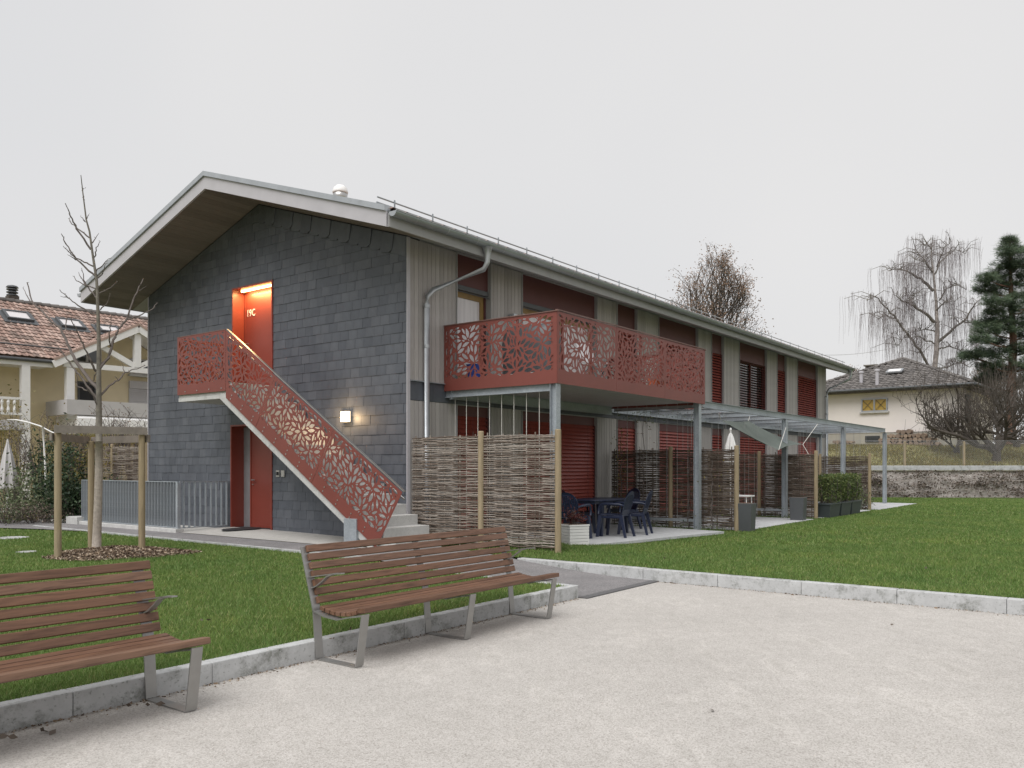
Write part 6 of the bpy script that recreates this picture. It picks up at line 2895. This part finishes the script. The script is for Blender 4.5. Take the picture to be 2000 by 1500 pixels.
# beech with brown leaves behind the roof
def leafy_tree(label, px, depth, ztop, zbase, width, leafmat, nleaf, lsize, shape='beech', bark='bark_dark'):
    b = at(px, 900, depth)
    root = empty('broadleaf_tree', label, 'tree', None, (b.x, b.y, zbase))
    H_ = ztop - zbase
    m = MB()
    m.tube([(0, 0, -.3), (.05, 0, H_ * .2), (0, .05, H_ * .42)], [.26, .22, .16], 8)
    m.build('trunk', M[bark], root)
    m = MB()
    tips = []
    zf = H_ * .36
    zl_ = H_ * .30
    env = lambda p: p.z < H_ and math.hypot(p.x, p.y) < width * .95 * max(0.0, 1 - max(0.0, (p.z - zl_) / (H_ - zl_)) ** 1.5) ** .62 * (1 + .10 * math.sin(3 * math.atan2(p.y, p.x) + p.z))
    for k in range(11):
        # stems fan out from the head of the trunk to a domed outline
        f = (k + .5) / 11
        a = k * 2.4 + random.uniform(-.3, .3)
        th = .05 + .60 * f
        reach = (H_ - zf) * (1 - .38 * f ** 1.5) / math.cos(th * .6) * .93
        d = (math.sin(th) * math.cos(a), math.sin(th) * math.sin(a), math.cos(th))
        grow(m, tips, (0, 0, zf - .3 * k / 11), d, reach * .85, .085, 0, 3, [9, 4, 2], .50, .35, .05, .010, 8, env)
    m.build('branches', M[bark], root)
    T = np.array([tuple(t) for t in tips])
    # the leaves keep to a domed outline, in clumps
    cz, rz_, rx_ = H_ * .60, H_ * .40, width * .92
    q = (T[:, 0] / rx_) ** 2 + (T[:, 1] / rx_) ** 2 + ((T[:, 2] - cz) / rz_) ** 2
    T = T[q < 9]
    cl_ = RNG.normal(size=(150, 3))
    cl_ /= np.linalg.norm(cl_, axis=1)[:, None]
    cl_ *= RNG.uniform(.45, .98, 150)[:, None] * np.array([rx_, rx_, rz_])
    cl_[:, 2] += cz
    n2 = 0
    P = np.concatenate([T[RNG.integers(0, len(T), nleaf - n2)] + RNG.normal(0, .17, (nleaf - n2, 3)), cl_[RNG.integers(0, 150, n2)] + RNG.normal(0, .22, (n2, 3))])
    meshobj('crown', leaf_mesh('crown', P, RNG.uniform(.6, 1.3, nleaf) * lsize, .6), M[leafmat], root)
    return root


leafy_tree('autumn tree with sparse brown leaves rising behind the roof ridge', 1393, 48, 14.3, .3, 4.0, 'brown_leaf', 7500, .10)
leafy_tree('small bare tree with few leaves between the roof end and the bungalow', 1668, 62, 9.0, 2.5, 2.6, 'brown_leaf', 1000, .10)
leafy_tree('small bushy tree seen above the ridge of the yellow house under the eaves', 212, 52, 11.2, .5, 2.4, 'pale_leaf', 2600, .14)
leafy_tree('far bare tree behind the right corner of the bungalow', 1925, 70, 10.5, 3.0, 3.6, 'brown_leaf', 1400, .12)

# weeping birch
BD = 60.0
bz = lambda x, y: (1580 + x * .2133, 440 + y * .2133)
bb_ = at(1825, 900, BD)
birch = empty('weeping_birch', 'tall bare weeping birch with hanging twigs behind the pale bungalow', 'tree', None, (bb_.x, bb_.y, 3.0))
BI = Vector((bb_.x, bb_.y, 3.0))


def bpt(x, y, dd=0.0):
    return at(*bz(x, y), BD + dd) - BI


m = MB()
tr = [(1140, 1900), (1148, 1500), (1150, 1310), (1165, 1180), (1175, 950), (1165, 700), (1140, 450), (1120, 280), (1135, 90)]
m.tube([bpt(*p) for p in tr], [.24, .22, .19, .17, .135, .10, .07, .04, .015], 10)
m.build('trunk', M['birch'], birch, smooth=True)
limbs = [[(1135, 1350), (1110, 1310), (1040, 1180), (920, 1020), (790, 850), (700, 740), (600, 650), (530, 690)], [(1150, 890), (1050, 800), (930, 720), (850, 690), (780, 640)],
         [(1140, 600), (1020, 490), (920, 430), (820, 400), (730, 420)], [(1180, 1070), (1290, 980), (1420, 870), (1500, 750), (1600, 650)],
         [(1190, 690), (1260, 580), (1370, 540), (1440, 590)], [(1150, 450), (1200, 340), (1270, 260), (1340, 230), (1430, 260)], [(1130, 430), (1060, 330), (970, 310)],
         [(1180, 1135), (1290, 1100), (1380, 1150), (1450, 1180)], [(1165, 980), (1060, 950), (930, 980)], [(1165, 1080), (1080, 1060), (1010, 1020), (870, 1030), (800, 1110)],
         [(1125, 400), (1040, 300), (970, 200)], [(1170, 380), (1240, 200), (1300, 150)], [(790, 850), (690, 830), (630, 860)], [(930, 720), (960, 650), (900, 640)],
         [(1420, 880), (1500, 900), (1560, 920)], [(1120, 220), (1080, 160), (1060, 190)], [(1150, 1320), (1300, 1290), (1400, 1250), (1470, 1300)], [(1160, 780), (1240, 700), (1330, 700)]]
m = MB()
starts = []
for li, L in enumerate(limbs):
    dd = ((li * 37) % 11 - 5) * .42
    n = len(L)
    pts = [bpt(*p, dd=dd * i / (n - 1)) for i, p in enumerate(L)]
    thick = li in (0, 1, 2, 3)
    r0 = .12 if thick else .06
    fine = []
    for i in range(n - 1):
        for k in range(4):
            fine.append(pts[i].lerp(pts[i + 1], k / 4) + Vector((random.uniform(-.06, .06), random.uniform(-.06, .06), random.uniform(-.06, .06))) * (1 if i + k else 0))
    fine.append(pts[-1])
    N = len(fine)
    m.tube(fine, [max(.018, r0 * (1 - .85 * i / (N - 1))) for i in range(N)], 6)
    for i in range(int(N * .3), N):
        # secondary twigs that arch outwards
        for _ in range(random.choice((1, 1, 2))):
            e = fine[i]
            dx, dy = random.uniform(-1.3, 1.3), random.uniform(-1.6, 1.6)
            g = e + Vector((dx, dy, random.uniform(.0, .6)))
            mid = e.lerp(g, .55) + Vector((0, 0, .25))
            m.tube([e, mid, g], [.024, .018, .012], 4)
            starts += [mid, g, g]
        starts.append(fine[i])
m.build('limbs', M['bark'], birch)
m = MB()
for e in starts:
    for _ in range(random.choice((2, 2, 3, 4))):
        s_ = e + Vector((random.uniform(-.25, .25), random.uniform(-.3, .3), random.uniform(-.1, .1)))
        L_ = random.uniform(.8, 3.4)
        sx, sy = random.uniform(-.10, .10), random.uniform(-.1, .1)
        pts = [s_ + Vector((sx * f * 2 + .03 * math.sin(f * 9 + L_), sy * f * 2, -L_ * f + .12 * (1 - f))) for f in (0, .2, .45, .7, 1)]
        m.tube(pts, [.007, .007, .0065, .006, .004], 3, False)
tag(m.build('crown', M['birch_twig'], birch), kind='stuff')

# pine
PD = 52.0
pb = at(1975, 900, PD)
pine = empty('pine_tree', 'tall dark green pine with reddish trunk at the right edge of the picture', 'tree', None, (pb.x, pb.y, 2.8))
PI_ = Vector((pb.x, pb.y, 2.8))
ppt = lambda x, y, dd=0.0: at(*bz(x, y), PD + dd) - PI_
m = MB()
tr = [(1850, 2050), (1850, 1500), (1872, 1100), (1858, 800), (1850, 600), (1845, 350), (1838, 110)]
m.tube([ppt(*p) for p in tr], [.30, .27, .22, .17, .13, .08, .02], 10)
m.build('trunk', M['bark_pine'], pine, smooth=True)
cl = [(1840, 130, 30), (1835, 180, 45), (1820, 240, 62), (1890, 230, 50), (1870, 310, 80), (1790, 370, 60), (1900, 400, 85), (1680, 470, 80), (1620, 490, 60), (1600, 580, 65), (1740, 550, 85), (1880, 520, 95),
      (1780, 640, 85), (1900, 680, 90), (1700, 690, 60), (1670, 780, 55), (1820, 760, 70), (1720, 870, 90), (1640, 890, 60), (1900, 880, 95), (1620, 960, 75), (1780, 950, 75), (1570, 1040, 55), (1700, 1060, 65), (1500, 1200, 55),
      (1440, 1190, 35), (1600, 1160, 65), (1740, 1170, 70), (1900, 1130, 80), (1650, 1280, 70), (1760, 1330, 75), (1670, 1380, 75), (1560, 1430, 45), (1900, 1300, 75), (1980, 350, 80), (2020, 470, 90), (2060, 600, 100), (2010, 760, 100), (2080, 880, 100),
      (2000, 1000, 90), (2090, 1120, 100), (2010, 1250, 90), (2080, 1380, 90), (1950, 1440, 70), (2150, 700, 90), (2170, 1000, 90), (2160, 1250, 90)]
m = MB()
V = []
for (x, y, r_) in cl:
    dd = random.uniform(-1, 1) * (abs(x - 1850) * .006 + .8)
    c = ppt(x, y, dd)
    rad = r_ * .2133 / FPX * PD * 1.12
    # branch from the trunk
    ty = y + abs(x - 1850) * .25 + 20
    tb0 = ppt(1855, ty)
    m.tube([tb0, tb0.lerp(c, .5) + Vector((0, 0, -.1)), c], [.06, .045, .02], 5)
    nb = int(30 + r_ * .45)
    for _ in range(nb):
        v = Vector((random.gauss(0, 1), random.gauss(0, 1), random.gauss(0, 1))).normalized()
        e = c + Vector((v.x * rad * 1.25, v.y * rad * 1.25, v.z * rad * .55)) * random.uniform(.3, 1.0) ** .8 * random.choice((.8, 1, 1, 1.25, 1.5))
        # a tuft: needles fan out from the shoot end
        dirn = (v + Vector((0, 0, .55))).normalized()
        for _k in range(30):
            nd = (dirn + Vector((random.gauss(0, .55), random.gauss(0, .55), random.gauss(0, .55)))).normalized()
            o_ = e + Vector((random.gauss(0, .10), random.gauss(0, .10), random.gauss(0, .08)))
            sd_ = nd.orthogonal().normalized() * .016
            V += [tuple(o_ - sd_), tuple(o_ + sd_), tuple(o_ + nd * random.uniform(.18, .32))]
m.build('branches', M['bark_pine'], pine)
V = np.array(V)
meshobj('crown', np_mesh('crown', V, np.arange(len(V)).reshape(-1, 3)), M['pine_leaf'], pine)


# gnarled fruit trees on the bank
def fruit_tree(label, px, py, depth, zb, mains, seed, scale=1.0):
    random.seed(seed)
    p = at(px, py, depth)
    root = empty('fruit_tree', label, 'tree', 'bare fruit trees on the bank', (p.x, p.y, zb))
    m = MB()
    m.tube([(0, 0, -.3), (.02, 0, .35 * scale), (0, 0, .75 * scale)], [.24 * scale, .19 * scale, .17 * scale], 9)
    m.build('trunk', M['bark_dark'], root)
    m = MB()
    tips = []
    for (az_, el, L_, r_) in mains:
        grow(m, tips, (0, 0, .6 * scale), (math.cos(az_) * math.cos(el), math.sin(az_) * math.cos(el), math.sin(el)), L_ * scale, r_ * scale, 0, 3, [7, 5, 4], .75, .55, .20, .009, 7)
    for t in list(tips)[::2]:
        e = t + Vector((random.uniform(-.15, .15), random.uniform(-.15, .15), random.uniform(.3, .75)))
        m.tube([t, e], [.009, .005], 3, False)
    m.build('branches', M['bark_dark'], root)
    T = np.array([tuple(t) for t in tips])
    idx = RNG.integers(0, len(T), 160)
    meshobj('crown', leaf_mesh('crown', T[idx] + RNG.normal(0, .12, (160, 3)), .06), M['brown_leaf'], root)
    return root


fruit_tree('gnarled bare fruit tree behind the fence at the right edge', 1946, 900, 41.2, 1.72, [(2.9, .50, 3.6, .15), (.3, .65, 3.0, .15), (2.2, 1.0, 2.6, .12), (1.0, .9, 2.6, .12), (3.5, .25, 2.2, .09), (-.5, .9, 2.4, .1)], 5)
fruit_tree('small bare fruit tree in front of the bungalow corner', 1868, 900, 43.5, 2.0, [(2.6, .55, 2.0, .07), (.8, .8, 1.8, .07), (3.4, .7, 1.9, .06)], 9, .85)
fruit_tree('bare fruit tree farther back at the right edge', 1985, 900, 45.5, 2.3, [(2.7, .7, 3.0, .12), (.5, .7, 3.0, .12), (1.6, 1.1, 2.6, .10), (4.2, .9, 2.4, .10)], 12)
random.seed(77)
# far hedge and wood behind the right garden
n = 9000
Xh, Zh = RNG.uniform(26, 62, n), 3.0 + 4.2 * RNG.uniform(0, 1, n) ** 1.3
P = np.stack([Xh, 60 + RNG.normal(0, 1.2, n), Zh * (1 + .12 * np.sin(Xh * .9))], 1)
o = meshobj('distant_hedge', leaf_mesh('distant_hedge', P, .35, .25, 0, (0, 0, .6)), M['dead_leaf'])
tag(o, 'tangled bare hedge far behind the fruit trees', 'hedge', kind='stuff')
# overhead cable
m = MB()
pa, pb_ = at(1560, 692, 58), at(1740, 681, 70)
m.tube([pa.lerp(pb_, f) - Vector((0, 0, .25 * math.sin(math.pi * f))) for f in np.linspace(0, 1, 10)], .012, 4)
tag(m.build('overhead_cable', M['wire']), 'thin overhead cable crossing the sky left of the birch', 'cable')
